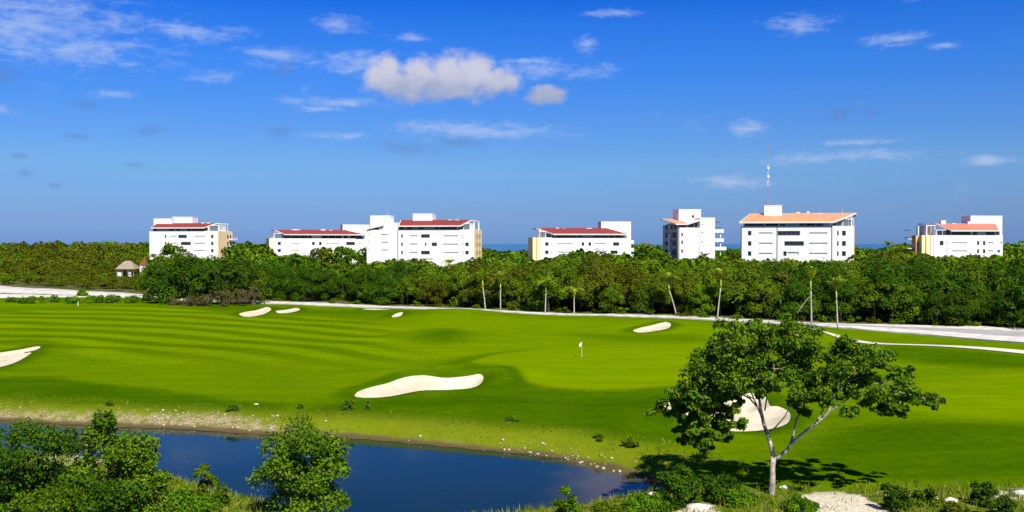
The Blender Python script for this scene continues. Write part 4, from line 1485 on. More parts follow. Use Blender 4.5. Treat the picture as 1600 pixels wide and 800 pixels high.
class Block:
    def __init__(self, key, name, label):
        self.b = BLOCKS[key]
        self.C, self.a, self.n = block_frame(self.b)
        self.root = empty(name, (self.C[0], self.C[1], 0.0), math.radians(self.b['yaw']))
        tag(self.root, label, 'apartment block')
        self.cache = {}

    def u(self, px, v=0.0):
        return u_of(self.b, px, v)

    def z(self, px, py, v=0.0):
        u = self.u(px, v)
        Y = self.C[1] + u * self.a[1] + v * self.n[1]
        return CAM_H + ray(px, py)[1] * Y

    def P(self, px, py, v=0.0):
        return (self.u(px, v), v, self.z(px, py, v))

    def front(self, name, px0, px1, ytop, wins, v=0.0, D=None, mat='white', zb=-0.6):
        """a wall block with real window openings in the front; wins: (px0, py0, px1, py1, kind)"""
        D = self.b['D'] if D is None else D
        u0, u1, zt = self.u(px0, v), self.u(px1, v), self.z(0.5 * (px0 + px1), ytop, v)
        rects = []
        for (a, p, c, q, kind) in wins:
            g_ = 0.45 if kind == 'dark' else 0.0
            ra = (self.u(a - g_, v), self.z(a, q + g_, v), self.u(c + g_, v), self.z(c, p - g_, v))
            # keep rows square: use the block's own scale
            rects.append((max(ra[0], u0 + 0.1), ra[1], min(ra[2], u1 - 0.1), ra[3], kind))
        xs = sorted(set([u0, u1] + [r[0] for r in rects] + [r[2] for r in rects]))
        zs = sorted(set([zb, zt] + [r[1] for r in rects] + [r[3] for r in rects]))
        m = MB()
        for i in range(len(xs) - 1):
            for j in range(len(zs) - 1):
                cx_, cz_ = (xs[i] + xs[i + 1]) / 2, (zs[j] + zs[j + 1]) / 2
                if zs[j + 1] - zs[j] < 1e-6 or xs[i + 1] - xs[i] < 1e-6: continue
                if any(r[0] < cx_ < r[2] and r[1] < cz_ < r[3] for r in rects): continue
                m.face([(xs[i], v, zs[j]), (xs[i + 1], v, zs[j]), (xs[i + 1], v, zs[j + 1]), (xs[i], v, zs[j + 1])])
        rec = 0.28
        for (a, p, c, q, k) in rects:
            m.face([(a, v, p), (a, v, q), (a, v + rec, q), (a, v + rec, p)])
            m.face([(c, v, q), (c, v, p), (c, v + rec, p), (c, v + rec, q)])
            m.face([(a, v, q), (c, v, q), (c, v + rec, q), (a, v + rec, q)])
            m.face([(c, v, p), (a, v, p), (a, v + rec, p), (c, v + rec, p)])
        m.box(u0, v, zb, u1, v + D, zt, skip='f')
        o = m.build(name, M[mat], self.root)
        for (a, p, c, q, k) in rects:
            self.window(o, a, p, c, q, v + rec, k)
        return o, (u0, u1, zt)

    def window(self, wall, a, p, c, q, v, kind):
        w, h = c - a, q - p
        key = (round(w, 1), round(h, 1), kind)
        if key not in self.cache:
            f = MB()
            t = 0.09
            f.box(0, -0.12, 0, w, 0.02, t)
            f.box(0, -0.12, h - t, w, 0.02, h)
            f.box(0, -0.119, t, t, 0.02, h - t)
            f.box(w - t, -0.119, t, w, 0.02, h - t)
            n = int(w // 1.5)
            for i in range(1, n + 1):
                x = w * i / (n + 1)
                f.box(x - 0.05, -0.117, t, x + 0.05, 0.02, h - t)
            g = MB()
            g.box(0.02, 0.0, 0.02, w - 0.02, 0.05, h - 0.02)
            fm, gm = {'dark': ('frame', 'glass'), 'pale': ('pale_frame', 'pale_pane'), 'teal': ('frame', 'teal_glass'), 'open': ('grey_render_and_shade', 'dark')}[kind]
            self.cache[key] = (f.mesh('window', M[fm]), g.mesh('pane', M[gm]))
        fm, gm = self.cache[key]
        o = link('window', fm, self.root, (a, v, p))
        link('pane', gm, o)
        return o

    def box(self, name, px0, px1, y0, y1, v, D, mat, parent=None, zb=None, out=0.0):
        u0, u1 = self.u(px0, v), self.u(px1, v)
        pm = 0.5 * (px0 + px1)
        zt = self.z(pm, y0, v)
        zl = zb if zb is not None else self.z(pm, y1, v)
        m = MB().box(u0, v - out, zl, u1, v + D, zt)
        return m.build(name, M[mat], parent or self.root)

    def tower(self, px0, px1, ytop, v, D=6.0, zb=8.0):
        u0, u1 = self.u(px0, v), self.u(px1, v)
        zt = self.z(0.5 * (px0 + px1), ytop, v)
        m = MB().box(u0, v, zb, u1, v + D, zt - 0.25)
        m.box(u0 - 0.08, v - 0.08, zt - 0.25, u1 + 0.08, v + D + 0.08, zt)
        return m.build('roof_tower', M['white'], self.root)

    def roof(self, eave, ridge, back, mat, vr=None, vb=None, ov=1.0, th=0.42):
        """pitched roof slab.  eave/ridge/back: (px left, px right, py) at depth -ov, vr, vb"""
        vr = self.b['D'] * 0.5 if vr is None else vr
        vb = self.b['D'] + 0.6 if vb is None else vb
        E = [self.P(eave[0], eave[2], -ov), self.P(eave[1], eave[2], -ov)]
        R = [self.P(ridge[0], ridge[2], vr), self.P(ridge[1], ridge[2], vr)]
        B = [self.P(back[0], back[2], vb), self.P(back[1], back[2], vb)]
        ze, zr, zk = (E[0][2] + E[1][2]) / 2, (R[0][2] + R[1][2]) / 2, (B[0][2] + B[1][2]) / 2
        E = [(p[0], p[1], ze) for p in E]
        R = [(p[0], p[1], zr) for p in R]
        B = [(p[0], p[1], zk) for p in B]
        # slab under the tiles
        s = MB()
        lo = lambda p: (p[0], p[1], p[2] - th)
        s.face([lo(E[1]), lo(E[0]), lo(R[0]), lo(R[1])])
        s.face([lo(R[1]), lo(R[0]), lo(B[0]), lo(B[1])])
        s.face([lo(E[0]), lo(E[1]), E[1], E[0]])
        s.face([lo(B[1]), lo(B[0]), B[0], B[1]])
        s.face([lo(E[1]), lo(R[1]), R[1], E[1]])
        s.face([lo(R[1]), lo(B[1]), B[1], R[1]])
        s.face([lo(R[0]), lo(E[0]), E[0], R[0]])
        s.face([lo(B[0]), lo(R[0]), R[0], B[0]])
        s.face([E[0], E[1], R[1], R[0]])
        s.face([R[0], R[1], B[1], B[0]])
        sl = s.build('roof', M['eave'], self.root)
        # tile courses: overlapping rows, each a real step
        t = MB()
        for (A0, A1, B0, B1, n) in ((E[0], E[1], R[0], R[1], 12), (B[0], B[1], R[0], R[1], 8)):
            A0, A1, B0, B1 = map(Vector, (A0, A1, B0, B1))
            ins = Vector((0.25, 0, 0))
            for i in range(n):
                t0, t1 = i / n + (0.03 if i == 0 else 0), (i + 1) / n
                a0, a1 = A0.lerp(B0, t0) + ins, A1.lerp(B1, t0) - ins
                b0, b1 = A0.lerp(B0, t1) + ins, A1.lerp(B1, t1) - ins
                up = Vector((0, 0, 0.10))
                up2 = Vector((0, 0, 0.03))
                t.face([a0 + up, a1 + up, b1 + up2, b0 + up2])
                t.face([a0, a1, a1 + up, a0 + up])
        t.build('tile_course', M[mat], sl)
        return sl, E, R, B

    def attic(self, px0, px1, ytop, ybot, segs, v=1.6, D=None, glass_px=None):
        """set-back top storey: dark glazing between white piers"""
        D = (self.b['D'] - 3.0) if D is None else D
        u0, u1 = self.u(px0, v), self.u(px1, v)
        pm = 0.5 * (px0 + px1)
        zl = self.z(pm, ybot, v) - 0.6
        zt = self.z(pm, ytop, v) + 0.5
        MB().box(u0, v, zl, u1, v + D, zt).build('attic_wall', M['white'], self.root)
        for (a, c, kind) in segs:
            ua, uc = self.u(a, v), self.u(c, v)
            self.window(None, ua, zl + 0.7, uc, zt - 0.25, v - 0.03, kind)

    def vents(self, items, v):
        for (px, py, w, h) in items:
            u0, u1 = self.u(px - w / 2, v), self.u(px + w / 2, v)
            z0, z1 = self.z(px, py + h / 2, v), self.z(px, py - h / 2, v)
            m = MB().box(u0, v, z0 - 0.9, u1, v + 1.2, z1 - 0.2)
            m.prism([(u0 - 0.1, v - 0.1), (u1 + 0.1, v - 0.1), (u1 + 0.1, v + 1.3), (u0 - 0.1, v + 1.3)], z1 - 0.2, z1)
            m.build('roof_vent', M['white'], self.root)

    def antenna(self, px, y0, y1, v, r=0.06):
        p = self.P(px, y1, v)
        q = self.P(px, y0, v)
        m = MB().tube([(p[0], v, p[2] - 1.0), (p[0], v, q[2])], [r, r * 0.6], 5)
        m.build('antenna', M['metal'], self.root)

    def side_strip(self, side, ytop, mat, bands=None):
        """coloured end wall, set 4 cm proud of the block"""
        D = self.b['D']
        px = self.b['x1'] if side == 'r' else self.b['x0']
        u0 = self.u(px)
        zt = self.z(px, ytop)
        m = MB()
        if side == 'r': m.box(u0, 0.04, -0.5, u0 + 0.35, D - 0.04, zt - 0.03)
        else: m.box(u0 - 0.35, 0.04, -0.5, u0, D - 0.04, zt - 0.03)
        o = m.build('end_wall', M[mat], self.root)
        return u0, zt

    def side_windows(self, side, u0, zs, vs, w=1.6, h=1.5, kind='dark'):
        for zc in zs:
            for vc in vs:
                o = self.window(None, 0, 0, w, h, 0, kind)
                if side == 'r':
                    o.rotation_euler = (0, 0, math.pi / 2)
                    o.location = (u0 + 0.38, vc - w / 2, zc - h / 2)
                else:
                    o.rotation_euler = (0, 0, -math.pi / 2)
                    o.location = (u0 - 0.38, vc + w / 2, zc - h / 2)

    def balconies(self, u0, u1, v0, v1, zs, back=True):
        for zc in zs:
            m = MB().box(u0, v0, zc - 0.25, u1, v1, zc)
            m.box(u0, v0, zc + 0.004, u1, v0 + 0.15, zc + 1.0)
            e = u1 if u1 > 0 else u0
            if u1 > 0: m.box(u1 - 0.15, v0 + 0.152, zc + 0.003, u1, v1, zc + 1.0)
            else: m.box(u0, v0 + 0.152, zc + 0.003, u0 + 0.15, v1, zc + 1.0)
            m.build('balcony', M['slab'], self.root)


def rows(ys, h, segs):
    """window rects for rows centred at ys"""
    out = []
    for i, y in enumerate(ys):
        for s in segs:
            a, c, k = s[0], s[1], s[2]
            hh = s[3] if len(s) > 3 and s[3] else h
            only = s[4] if len(s) > 4 else None
            if only is not None and i not in only: continue
            out.append((a, y - hh / 2, c, y + hh / 2, k))
    return out


# leftmost block
A = Block('a', 'apartment_block', 'leftmost white apartment block, red roof, two roof towers on its left')
ys = (369.5, 380.5, 391.7)
A.front('wall', 233.5, 340, 361, rows(ys, 4.2, [(258, 259.4, 'dark'), (266, 276, 'pale', 2.0), (279, 291.4, 'dark', 0, (0, 2)), (283, 297.6, 'dark', 0, (1,)), (303, 320, 'pale', 2.0), (330.2, 333, 'dark')]))
A.attic(239, 326, 356.5, 361, [(240, 246, 'dark'), (266.5, 271, 'dark'), (277, 281, 'dark'), (293, 298, 'dark'), (300.5, 312, 'dark'), (313, 325, 'dark')])
A.attic(327.5, 342, 353.5, 361, [(328, 341, 'teal')], v=3.0, D=8)
A.roof((236, 319, 355.6), (245, 338, 348.8), (250, 357, 349.5), 'tile_red')
A.tower(240.2, 268.6, 341.4, 6.5)
A.tower(270, 300.8, 338.7, 9.5)
A.vents([(317, 349, 5, 2.4), (326, 348.8, 5, 2.4)], 7)
u0, zt = A.side_strip('r', 361, 'cream')
zsd = [A.z(340, y) for y in ys] + [A.z(340, 402)]
A.side_windows('r', u0, zsd, [10.5, 13.5])
for zc in zsd: MB().box(u0 + 0.36, 11.5, zc - 1.6, u0 + 3.0, 15.8, zc - 1.35).box(u0 + 2.85, 11.5, zc - 1.346, u0 + 3.0, 15.8, zc - 0.5).build('balcony', M['slab'], A.root)
MB().box(u0 - 0.5, 4.0, zt, u0 - 0.1, 4.4, zt + 3.2).box(u0 - 0.5, 12, zt, u0 - 0.1, 12.4, zt + 3.2).build('roof_post', M['grey_render_and_shade'], A.root)

# low block at left of centre
B_ = Block('b', 'apartment_block', 'low white block at left of centre with a long red roof and yellow left end')
ys = (380.5, 391.5, 402.3)
B_.front('wall', 426, 556, 372.6, rows(ys, 4.2, [(434.5, 438.4, 'dark'), (455, 468, 'pale', 2.0), (488, 491.3, 'dark'), (499, 502, 'dark'), (508.5, 529, 'pale', 2.0), (541.5, 554, 'dark', 0, (0, 2)), (537, 549.5, 'dark', 0, (1,))]))
B_.front('stair_wall', 556.3, 573, 372.9, rows(ys, 2.4, [(560, 566, 'pale')]), v=0.6, D=12)
B_.attic(443, 571, 367, 372.8, [(443.5, 455, 'dark'), (456, 468, 'dark'), (469, 480, 'dark'), (481.5, 487, 'dark'), (502.5, 512, 'dark'), (513, 524, 'dark'), (525, 534, 'dark'), (537, 543, 'dark'), (547, 557, 'open'), (558.5, 570, 'open')])
B_.attic(428, 442, 366, 372.8, [(429, 441.5, 'teal')], v=2.4, D=9)
B_.roof((445, 571, 366.2), (429, 540, 359.3), (423.5, 560, 359.8), 'tile_red')
B_.tower(535.5, 577, 350.9, 9.0)
B_.vents([(457, 360, 3.5, 2.6), (461.5, 359, 6, 1.8), (467, 360, 3.5, 2.6), (505, 359.5, 7, 2.6), (517, 360.5, 4, 2.2)], 7)
B_.front('end_pier', 420.6, 425.9, 372.2, [], v=0.35, D=13, mat='cream')

# stepped block with two towers
Cb = Block('c', 'apartment_block', 'stepped white block with two tall roof towers, red roof and yellow right end')
ys = (368.8, 381.8, 394.8)
Cb.front('wall', 622, 740, 358.7, rows(ys, 4.6, [(627.3, 628.9, 'dark'), (640, 652, 'pale', 2.2), (658.4, 671, 'dark', 0, (0, 2)), (664.5, 665.6, 'dark', 0, (1,)), (675, 682.2, 'dark', 0, (1,)), (692.5, 716, 'pale', 2.0), (721.8, 723, 'pale', 0), (727.5, 731.8, 'dark', 0, (1, 2))]) + [(655, 404, 676, 406.5, 'pale')])
Cb.front('wing_wall', 573, 621.6, 359.2, rows((367, 379, 391), 2.2, [(596, 606, 'pale'), (575, 576.2, 'pale', 4)]), v=0.8, D=13)
Cb.front('wing_upper_wall', 592, 621.6, 347.8, [], v=1.2, D=11, zb=12)
Cb.attic(580, 591.6, 356, 359.5, [(580.5, 590.5, 'dark')], v=2.5, D=6)
Cb.tower(578.6, 609.2, 336.6, 5.0)
# small sloping canopy over the wing terrace
p, q = Cb.P(573, 357.5, 0.3), Cb.P(599, 351.2, 0.3)
m = MB()
m.face([p, q, (q[0], 6, q[2]), (p[0], 6, p[2])])
m.face([(p[0], .3, p[2] - .4), (p[0], 6, p[2] - .4), (q[0], 6, q[2] - .4), (q[0], .3, q[2] - .4)])
m.face([(p[0], .3, p[2] - .4), (q[0], .3, q[2] - .4), q, p])
m.face([(p[0], 6, p[2] - .4), (p[0], .3, p[2] - .4), p, (p[0], 6, p[2])])
m.build('canopy', M['eave'], Cb.root)
Cb.attic(624, 714, 353, 358.8, [(624.5, 631, 'open'), (635, 644.5, 'dark'), (654, 662, 'dark'), (679.5, 685, 'dark'), (688, 697, 'dark'), (698, 706, 'dark'), (707, 713.5, 'dark')])
Cb.attic(715, 735, 351, 358.8, [(715.5, 724, 'teal'), (725, 734, 'teal')], v=3.0, D=8)
Cb.roof((623, 719.5, 352.6), (626, 737, 343.7), (628, 750, 345.8), 'tile_red')
Cb.tower(645, 675.5, 333.4, 6.6)
Cb.tower(636, 644.7, 345.2, 7.4, D=4)
Cb.vents([(703, 344.5, 6, 2.8), (714, 344.5, 6, 2.6), (709, 348, 5, 2.2)], 7)
Cb.antenna(715.5, 326, 344, 8)
Cb.antenna(605.5, 322, 337, 8)
u0, zt = Cb.side_strip('r', 358.9, 'cream')
Cb.side_windows('r', u0, [Cb.z(740, y) for y in ys], [5.0, 11.0], 1.2, 1.5)
MB().box(u0 - 0.6, 3.0, zt, u0 - 0.2, 3.4, zt + 3.0).box(u0 - 0.6, 13, zt, u0 - 0.2, 13.4, zt + 3.0).build('roof_post', M['white'], Cb.root)

# red-roofed block right of centre
Db = Block('d', 'apartment_block', 'red-roofed white block right of centre with one long roof tower, yellow left end')
ys = (381.3, 394.2)
Db.front('wall', 844.4, 986, 371, rows(ys, 4.6, [(852.2, 856.6, 'dark'), (861.3, 862.4, 'pale'), (871, 895, 'pale', 2.0), (909.3, 912.3, 'dark'), (920, 923.2, 'dark'), (929, 947, 'pale', 2.2), (958.5, 967, 'dark', 0, (0,)), (954.5, 964.5, 'dark', 0, (1,))]))
Db.attic(862, 982, 366.3, 371.2, [(862.5, 866, 'dark'), (868, 878, 'dark'), (879, 888, 'dark'), (889, 900, 'dark'), (903, 909, 'dark'), (928, 938, 'dark'), (939, 950.5, 'dark'), (953, 958, 'open'), (962, 970, 'open'), (971, 979, 'open')])
Db.attic(843, 861, 363.5, 371.2, [(844, 852, 'teal'), (853, 860.5, 'teal')], v=3.0, D=8)
Db.roof((864.5, 982, 365.6), (838, 948, 356.4), (832.5, 965, 357.2), 'tile_red')
Db.tower(939.4, 985.8, 346.2, 8.5)
Db.vents([(871, 357.5, 4.5, 3), (882, 358.5, 4.5, 3), (920.5, 357.6, 8, 2.4), (930.5, 358.5, 4.5, 2.4)], 7)
Db.front('end_pier', 832.4, 837.6, 371, [], v=0.35, D=13, mat='cream')
Db.front('end_pier', 838.4, 844.2, 370.8, [], v=0.2, D=13, mat='cream')
zt = Db.z(844.4, 371)
u1 = Db.u(986)
for y in (376.5, 388.6, 399):
    zc = Db.z(986, y)
    MB().box(u1 + 0.004, 3.0, zc - 1.1, u1 + 1.9, 9.0, zc + 0.3).build('balcony', M['slab'], Db.root)
MB().box(Db.u(844.4) + 0.3, 5.0, zt, Db.u(844.4) + 0.7, 5.4, zt + 3.4).build('roof_post', M['white'], Db.root)

# narrow block with balconies
E_ = Block('e', 'apartment_block', 'narrow tall white block with orange roof corner and balconies on its right')
ys = (366.5, 378.6, 392.5)
E_.front('wall', 1061.6, 1093.4, 355.6, rows(ys, 5, [(1065, 1066.6, 'dark'), (1069, 1070, 'pale', 3)]))
E_.front('tall_wall', 1093.6, 1117, 340, rows((351.5, 363.7, 377.4), 1.6, [(1094.6, 1099, 'pale')]), v=-0.3, D=14)
E_.attic(1062.5, 1085, 350.5, 355.6, [(1063, 1072, 'dark'), (1075, 1084, 'dark')], v=1.2)
E_.tower(1060.5, 1095, 327, 5.0)
E_.window(None, E_.u(1081, 5), E_.z(1081, 340, 5), E_.u(1084.3, 5), E_.z(1081, 336, 5), 5 - 0.03, 'dark')
E_.roof((1056, 1076, 349.6), (1033, 1062, 342.2), (1031, 1056, 342.8), 'tile_orange', vr=9, vb=16.5, ov=0.6)
p, q = E_.P(1074, 349.2, -0.8), E_.P(1094, 343, -0.8)
m = MB()
th = .55
m.face([p, q, (q[0], 5, q[2]), (p[0], 5, p[2])])
m.face([(p[0], -.8, p[2] - th), (p[0], 5, p[2] - th), (q[0], 5, q[2] - th), (q[0], -.8, q[2] - th)])
m.face([(p[0], -.8, p[2] - th), (q[0], -.8, q[2] - th), q, p])
m.face([(q[0], -.8, q[2] - th), (q[0], 5, q[2] - th), (q[0], 5, q[2]), q])
m.build('canopy', M['eave'], E_.root)
uL = E_.u(1061.6)
zt = E_.z(1061.6, 351)
zls = [E_.z(1061.6, y) for y in (367, 380, 394)]
MB().box(uL - 0.35, 0.5, -0.5, uL, 15.8, zt).build('end_wall', M['grey_render_and_shade'], E_.root)  # left face lies in shade; that shade is put into a darker colour
E_.side_windows('l', uL, zls, [11.5], 3.0, 1.6)
E_.side_windows('l', uL, [E_.z(1061.6, 354.2)], [3, 6.5, 12], 1.5, 1.8)
E_.side_windows('l', uL, zls, [4.0], 3.4, 2.2, 'open')
MB().box(uL - 0.9, 7.6, -0.5, uL - 0.36, 9.2, zt - 3.5).build('pier', M['white'], E_.root)
uR = E_.u(1117)
for i, y in enumerate((363.7, 378, 391)):
    zc = E_.z(1117, y)
    w = 3.6 if i < 2 else 4.6
    m = MB().box(uR + 0.004, -0.1, zc, uR + w, 7.5, zc + 0.22)
    m.box(uR + 0.004, -0.25, zc + 0.002, uR + w, -0.102, zc + 1.35)
    m.box(uR + w - 0.15, -0.1, zc + 0.224, uR + w, 7.5, zc + 1.35)
    m.build('balcony', M['slab'], E_.root)
    MB().box(uR + 2.2, 0.2, zc - 1.95, uR + 2.6, 0.6, zc - 0.004).build('balcony_post', M['slab'], E_.root)
    E_.side_windows('r', uR, [zc - 1.2], [2.0, 5.0], 2.2, 1.9)
for y in (347, 355.5):
    zc = E_.z(1117, y)
    MB().box(uR + 0.004, 0, zc - 0.12, uR + 2.6, 7, zc + 0.12).build('pergola_beam', M['frame'], E_.root)
E_.antenna(1089, 321, 328, 6)

# orange-roofed block
Fb = Block('f', 'apartment_block', 'wide white block with orange tiled roof and one roof tower before the radio mast')
ys = (364.4, 380.5, 396.3)
Fb.front('wall', 1159, 1333, 353.2, rows(ys, 6.2, [(1169, 1173.4, 'dark'), (1185.6, 1207, 'pale', 2.6), (1215.5, 1249.5, 'dark', 0, (0,)), (1226, 1255.5, 'dark', 0, (1,)), (1224.5, 1228.5, 'dark', 0, (2,)), (1230, 1248, 'pale', 5, (2,)),
                                                      (1264, 1292.5, 'pale', 2.6), (1308.3, 1309.8, 'dark'), (1316, 1321, 'dark', 6.6)]))
Fb.attic(1163, 1306, 347.3, 353.4, [(1164, 1169, 'dark'), (1170.5, 1181, 'dark'), (1182.5, 1193, 'dark'), (1196, 1215, 'open'), (1219.5, 1226, 'dark'), (1249.5, 1257, 'dark'), (1260, 1272, 'open'), (1274, 1285.5, 'dark'), (1301, 1305.5, 'dark')], v=1.4)
Fb.attic(1307, 1334, 344, 353.4, [(1308, 1316, 'teal'), (1317.5, 1325, 'teal'), (1326, 1333, 'teal')], v=3.5, D=7)
Fb.roof((1154.7, 1303, 346.6), (1172, 1337.6, 333.2), (1185, 1339, 337), 'tile_orange')
Fb.tower(1193.5, 1221.5, 320.8, 4.6, D=5)
Fb.vents([(1247, 332.6, 5, 2.4), (1262.5, 332, 4, 3), (1272.5, 335, 3.5, 3.4), (1280, 333.8, 10, 1.8), (1289, 335, 3.5, 3.4), (1186, 336.5, 9, 2)], 6.6)
Fb.antenna(1215.5, 311, 322, 6, 0.1)
Fb.antenna(1280, 318, 333, 7)
Fb.antenna(1315.5, 320.5, 333, 7, 0.16)
Fb.antenna(1179.5, 326, 337, 7, 0.16)
for px in (1214.3, 1299.8):
    u = Fb.u(px)
    MB().box(u - 0.09, -0.16, -0.5, u + 0.09, -0.004, Fb.z(px, 353.4)).build('downpipe', M['frame'], Fb.root)
u0, zt = Fb.side_strip('r', 353.4, 'cream')
MB().box(u0 - 0.5, 1.0, zt, u0 - 0.15, 1.35, zt + 3.0).box(u0 - 0.5, 10, zt, u0 - 0.15, 10.35, zt + 3.4).build('roof_post', M['white'], Fb.root)

# rightmost block
Gb = Block('g', 'apartment_block', 'rightmost white block with a salmon roof, long roof tower and ochre left end')
ys = (379.8, 392.6)
Gb.front('wall', 1459.3, 1566.8, 367.6, rows(ys, 5.4, [(1468.8, 1473.6, 'dark', 6.2, (0,)), (1479, 1480.2, 'pale'), (1487.5, 1511.5, 'pale', 2.4), (1527.2, 1529.4, 'dark'), (1536.3, 1539, 'dark'), (1544, 1551.5, 'pale', 3), (1563, 1565.5, 'pale', 4, (0,)), (1559, 1562, 'dark', 3, (1,))]))
Gb.attic(1463, 1562, 361, 367.8, [(1464, 1472, 'dark'), (1473, 1485, 'dark'), (1487, 1497, 'dark'), (1498, 1515.5, 'dark'), (1520.5, 1526.5, 'dark'), (1540.5, 1554, 'dark'), (1556, 1561.5, 'dark')])
Gb.attic(1447, 1461, 354, 367.8, [(1448, 1454, 'open'), (1455, 1460, 'teal')], v=5, D=8)
Gb.roof((1486, 1562, 360), (1460, 1556, 349.2), (1433.5, 1540, 349.5), 'tile_salmon')
Gb.tower(1516.3, 1565.8, 337, 8.0, D=7)
Gb.vents([(1474, 346.5, 7, 4.5), (1490, 350.5, 5, 3), (1514, 348, 4, 4)], 7)
Gb.antenna(1521, 322, 337, 9)
u0, zt = Gb.u(1459.3), Gb.z(1459.3, 367.6)
Gb.front('end_wall', 1431, 1459, 367.9, rows(ys, 6.0, [(1436.5, 1440, 'dark')]), v=3.0, D=3.5, mat='ochre')
Gb.front('end_pier', 1440.3, 1445.6, 367.5, [], v=0.5, D=2.4, mat='cream')
Gb.front('end_pier', 1447.2, 1453.6, 367.3, [], v=0.3, D=2.6, mat='cream')
Gb.front('end_pier', 1454.4, 1459.0, 367.4, [], v=0.2, D=2.7, mat='white')
for px in (1436, 1449): MB().box(Gb.u(px), 1.0, zt, Gb.u(px) + 0.45, 1.45, zt + 3.6).build('roof_post', M['white'], Gb.root)
u0 = Gb.u(1433)
for y in (359, 370.5, 373, 388):
    zc = Gb.z(1459, y)
    MB().box(u0 - 2.0, 3.6, zc - 0.2, u0 - 0.36, 6.4, zc + 0.05).build('balcony', M['slab' if y > 372 else 'frame'], Gb.root)

# ------------------------------------------------------------------ radio mast behind the orange-roofed block


def mast():
    d = 520.0
    x = (1199.5 - 800) / FPX * d
    root = empty('radio_mast', (x, d, 0.0))
    tag(root, 'slender lattice radio mast in faded red and white rising behind the orange-roofed block', 'mast')
    H = CAM_H + (HOR - 224) * d / FPX
    n = 24
    r0, r1 = 0.85, 0.3
    secs = 6
    for s in range(secs):
        z0, z1 = H * s / secs, H * (s + 1) / secs
        m = MB()
        k = n // secs
        for i in range(k):
            a, b = z0 + (z1 - z0) * i / k, z0 + (z1 - z0) * (i + 1) / k
            ra, rb = r0 + (r1 - r0) * a / H, r0 + (r1 - r0) * b / H
            for q in range(3):
                t0, t1 = 2 * math.pi * q / 3, 2 * math.pi * (q + 1) / 3
                p0 = (math.cos(t0) * ra, math.sin(t0) * ra, a)
                p1 = (math.cos(t0) * rb, math.sin(t0) * rb, b)
                p2 = (math.cos(t1) * rb, math.sin(t1) * rb, b)
                m.tube([p0, p1], [0.055, 0.055], 4, cap=False)
                m.tube([p0, p2], [0.03, 0.03], 4, cap=False)
                m.tube([p1, p2], [0.03, 0.03], 4, cap=False)
        m.build('mast_section', M['mast_red' if s % 2 else 'mast_white'], root)
    for z in (CAM_H + (HOR - 263) * d / FPX, CAM_H + (HOR - 276) * d / FPX):
        m = MB().tube([(0, -1.2, z), (0, -0.9, z), (0, -0.6, z)], [0.6, 0.5, 0.15], 10)
        m.build('dish', M['mast_white'], root)


mast()

# ------------------------------------------------------------------ thatched hut and small kiosk


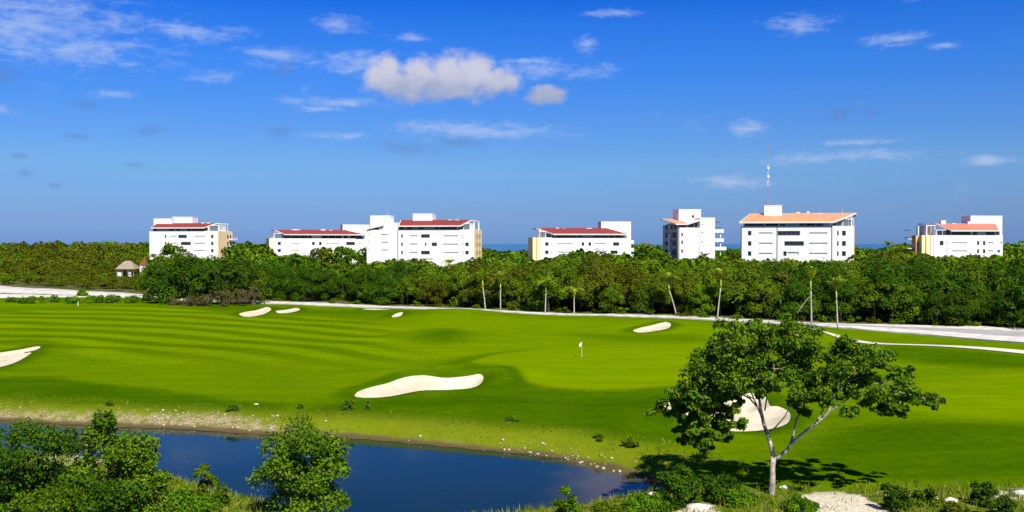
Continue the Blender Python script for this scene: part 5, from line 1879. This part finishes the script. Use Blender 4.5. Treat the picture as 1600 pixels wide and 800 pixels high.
def hut():
    d = 372.0
    S = d / FPX
    x = (200 - 800) * S
    z0 = hz(x, d)
    root = empty('thatched_hut', (x, d, z0))
    tag(root, 'open hut with a wide hipped thatch roof standing in the scrub at the left', 'hut')
    ze, zr = CAM_H - (420 - HOR) * S - z0, CAM_H - (407.5 - HOR) * S - z0
    w, dd = 15 * S, 3.4
    m = MB()
    e = [(-w, -dd, ze), (w, -dd, ze), (w, dd, ze), (-w, dd, ze)]
    r = [(-w * 0.35, 0, zr), (w * 0.3, 0, zr)]
    m.face([e[0], e[1], r[1], r[0]])
    m.face([e[1], e[2], r[1]])
    m.face([e[2], e[3], r[0], r[1]])
    m.face([e[3], e[0], r[0]])
    lo = lambda p: (p[0] * 0.96, p[1] * 0.94, p[2] - 0.35)
    for i in range(4):
        a, b = e[i], e[(i + 1) % 4]
        m.face([lo(a), lo(b), b, a])
    m.face([lo(p) for p in reversed(e)])
    m.build('thatch_roof', M['thatch'], root)
    for sx in (-0.85, -0.3, 0.3, 0.85):
        for sy in (-0.8, 0.8):
            MB().tube([(w * sx, dd * sy, -0.3), (w * sx, dd * sy, ze)], [0.14, 0.12], 6).build('post', M['timber'], root)
    MB().box(-w * 0.84, -dd * 0.72, -0.3, -w * 0.45, dd * 0.72, ze - 0.7).build('low_wall', M['slab'], root)
    MB().box(w * 0.32, -dd * 0.72, -0.3, w * 0.55, dd * 0.72, ze - 1.1).build('low_wall', M['slab'], root)
    x2 = (225.5 - 800) * S
    root = empty('kiosk', (x2, d, hz(x2, d)))
    tag(root, 'small square kiosk with a pointed dark red roof just right of the thatched hut', 'kiosk')
    h = CAM_H - (414 - HOR) * S - z0
    hw = 5.2 * S
    MB().box(-hw, -hw, -0.3, hw, hw, h).build('wall', M['white'], root)
    z1 = CAM_H - (402 - HOR) * S - z0
    k = hw * 1.15
    m = MB()
    b = [(-k, -k, h - 0.02), (k, -k, h - 0.02), (k, k, h - 0.02), (-k, k, h - 0.02)]
    for i in range(4): m.face([b[i], b[(i + 1) % 4], (0, 0, z1)])
    m.face(list(reversed(b)))
    m.build('roof', M['brick_red'], root)
    m = MB().box(-0.45, -hw - 0.06, 0.0, 0.45, -hw - 0.004, 2.1)
    m.build('door', M['timber'], root)
    # small pale shelter half hidden behind the leaning palm
    px, py = 1118, 496.5
    d3 = road_depth(1118) + 8.5
    x3 = (1118 - 800) / FPX * d3
    root = empty('shelter', (x3, d3, hz(x3, d3)))
    tag(root, 'pale flat-roofed shelter half hidden by trees behind the right-leaning palm', 'shelter')
    zt = CAM_H - (451 - HOR) * d3 / FPX - hz(x3, d3)
    wv = 20 * d3 / FPX
    MB().box(-wv, -1.2, zt - 0.28, wv, 1.2, zt).build('flat_roof', M['grey_render_and_shade'], root)
    for sx in (-0.1, 0.35): MB().box(wv * sx - 0.15, -0.15, -0.3, wv * sx + 0.15, 0.15, zt - 0.284).build('post', M['timber'], root)


hut()

# ------------------------------------------------------------------ flag and marker post


def flag():
    x, y = G(909, 557)
    z = hz(x, y)
    x, y = G(909, 557, z)
    root = empty('golf_flag', (x, y, z))
    tag(root, 'golf flagstick with a small pale flag on the green', 'flag')
    S = y / FPX
    H = 23.5 * S
    MB().tube([(0, 0, -0.2), (0, 0, H)], [0.03, 0.022], 6).build('flagstick', M['pole'], root)
    m = MB()
    n = 6
    hh = 7.5 * S
    for i in range(n):
        a, b = i / n, (i + 1) / n
        w = 0.34
        f = lambda t: (-w * t, 0.1 * math.sin(t * 6) + 0.06 * t, 0)
        p, q = f(a), f(b)
        for s in (0, 1):
            o_ = 0.012 * s
            fa = [(p[0], p[1] + o_, H - 0.02 - 0.35 * a), (q[0], q[1] + o_, H - 0.02 - 0.35 * b), (q[0], q[1] + o_, H - hh * (0.9) - 0.2 * b), (p[0], p[1] + o_, H - hh * (0.9) - 0.2 * a)]
            m.face(fa if s else fa[::-1])
    m.build('flag_cloth', M['flag'], root, smooth=True)
    MB().tube([(0, 0, 0.01), (0, 0, 0.03)], [0.07, 0.07], 8).build('hole_cup', M['flag'], root)


flag()
x, y = G(122, 478)
o = MB().tube([(0, 0, -0.2), (0, 0, 0.9), (0, 0, 1.0)], [0.09, 0.08, 0.03], 8).build('marker_post', M['mast_white'], None, loc=(x, y, hz(x, y)))
tag(o, 'short white marker post before the low bushes at the far left', 'post')
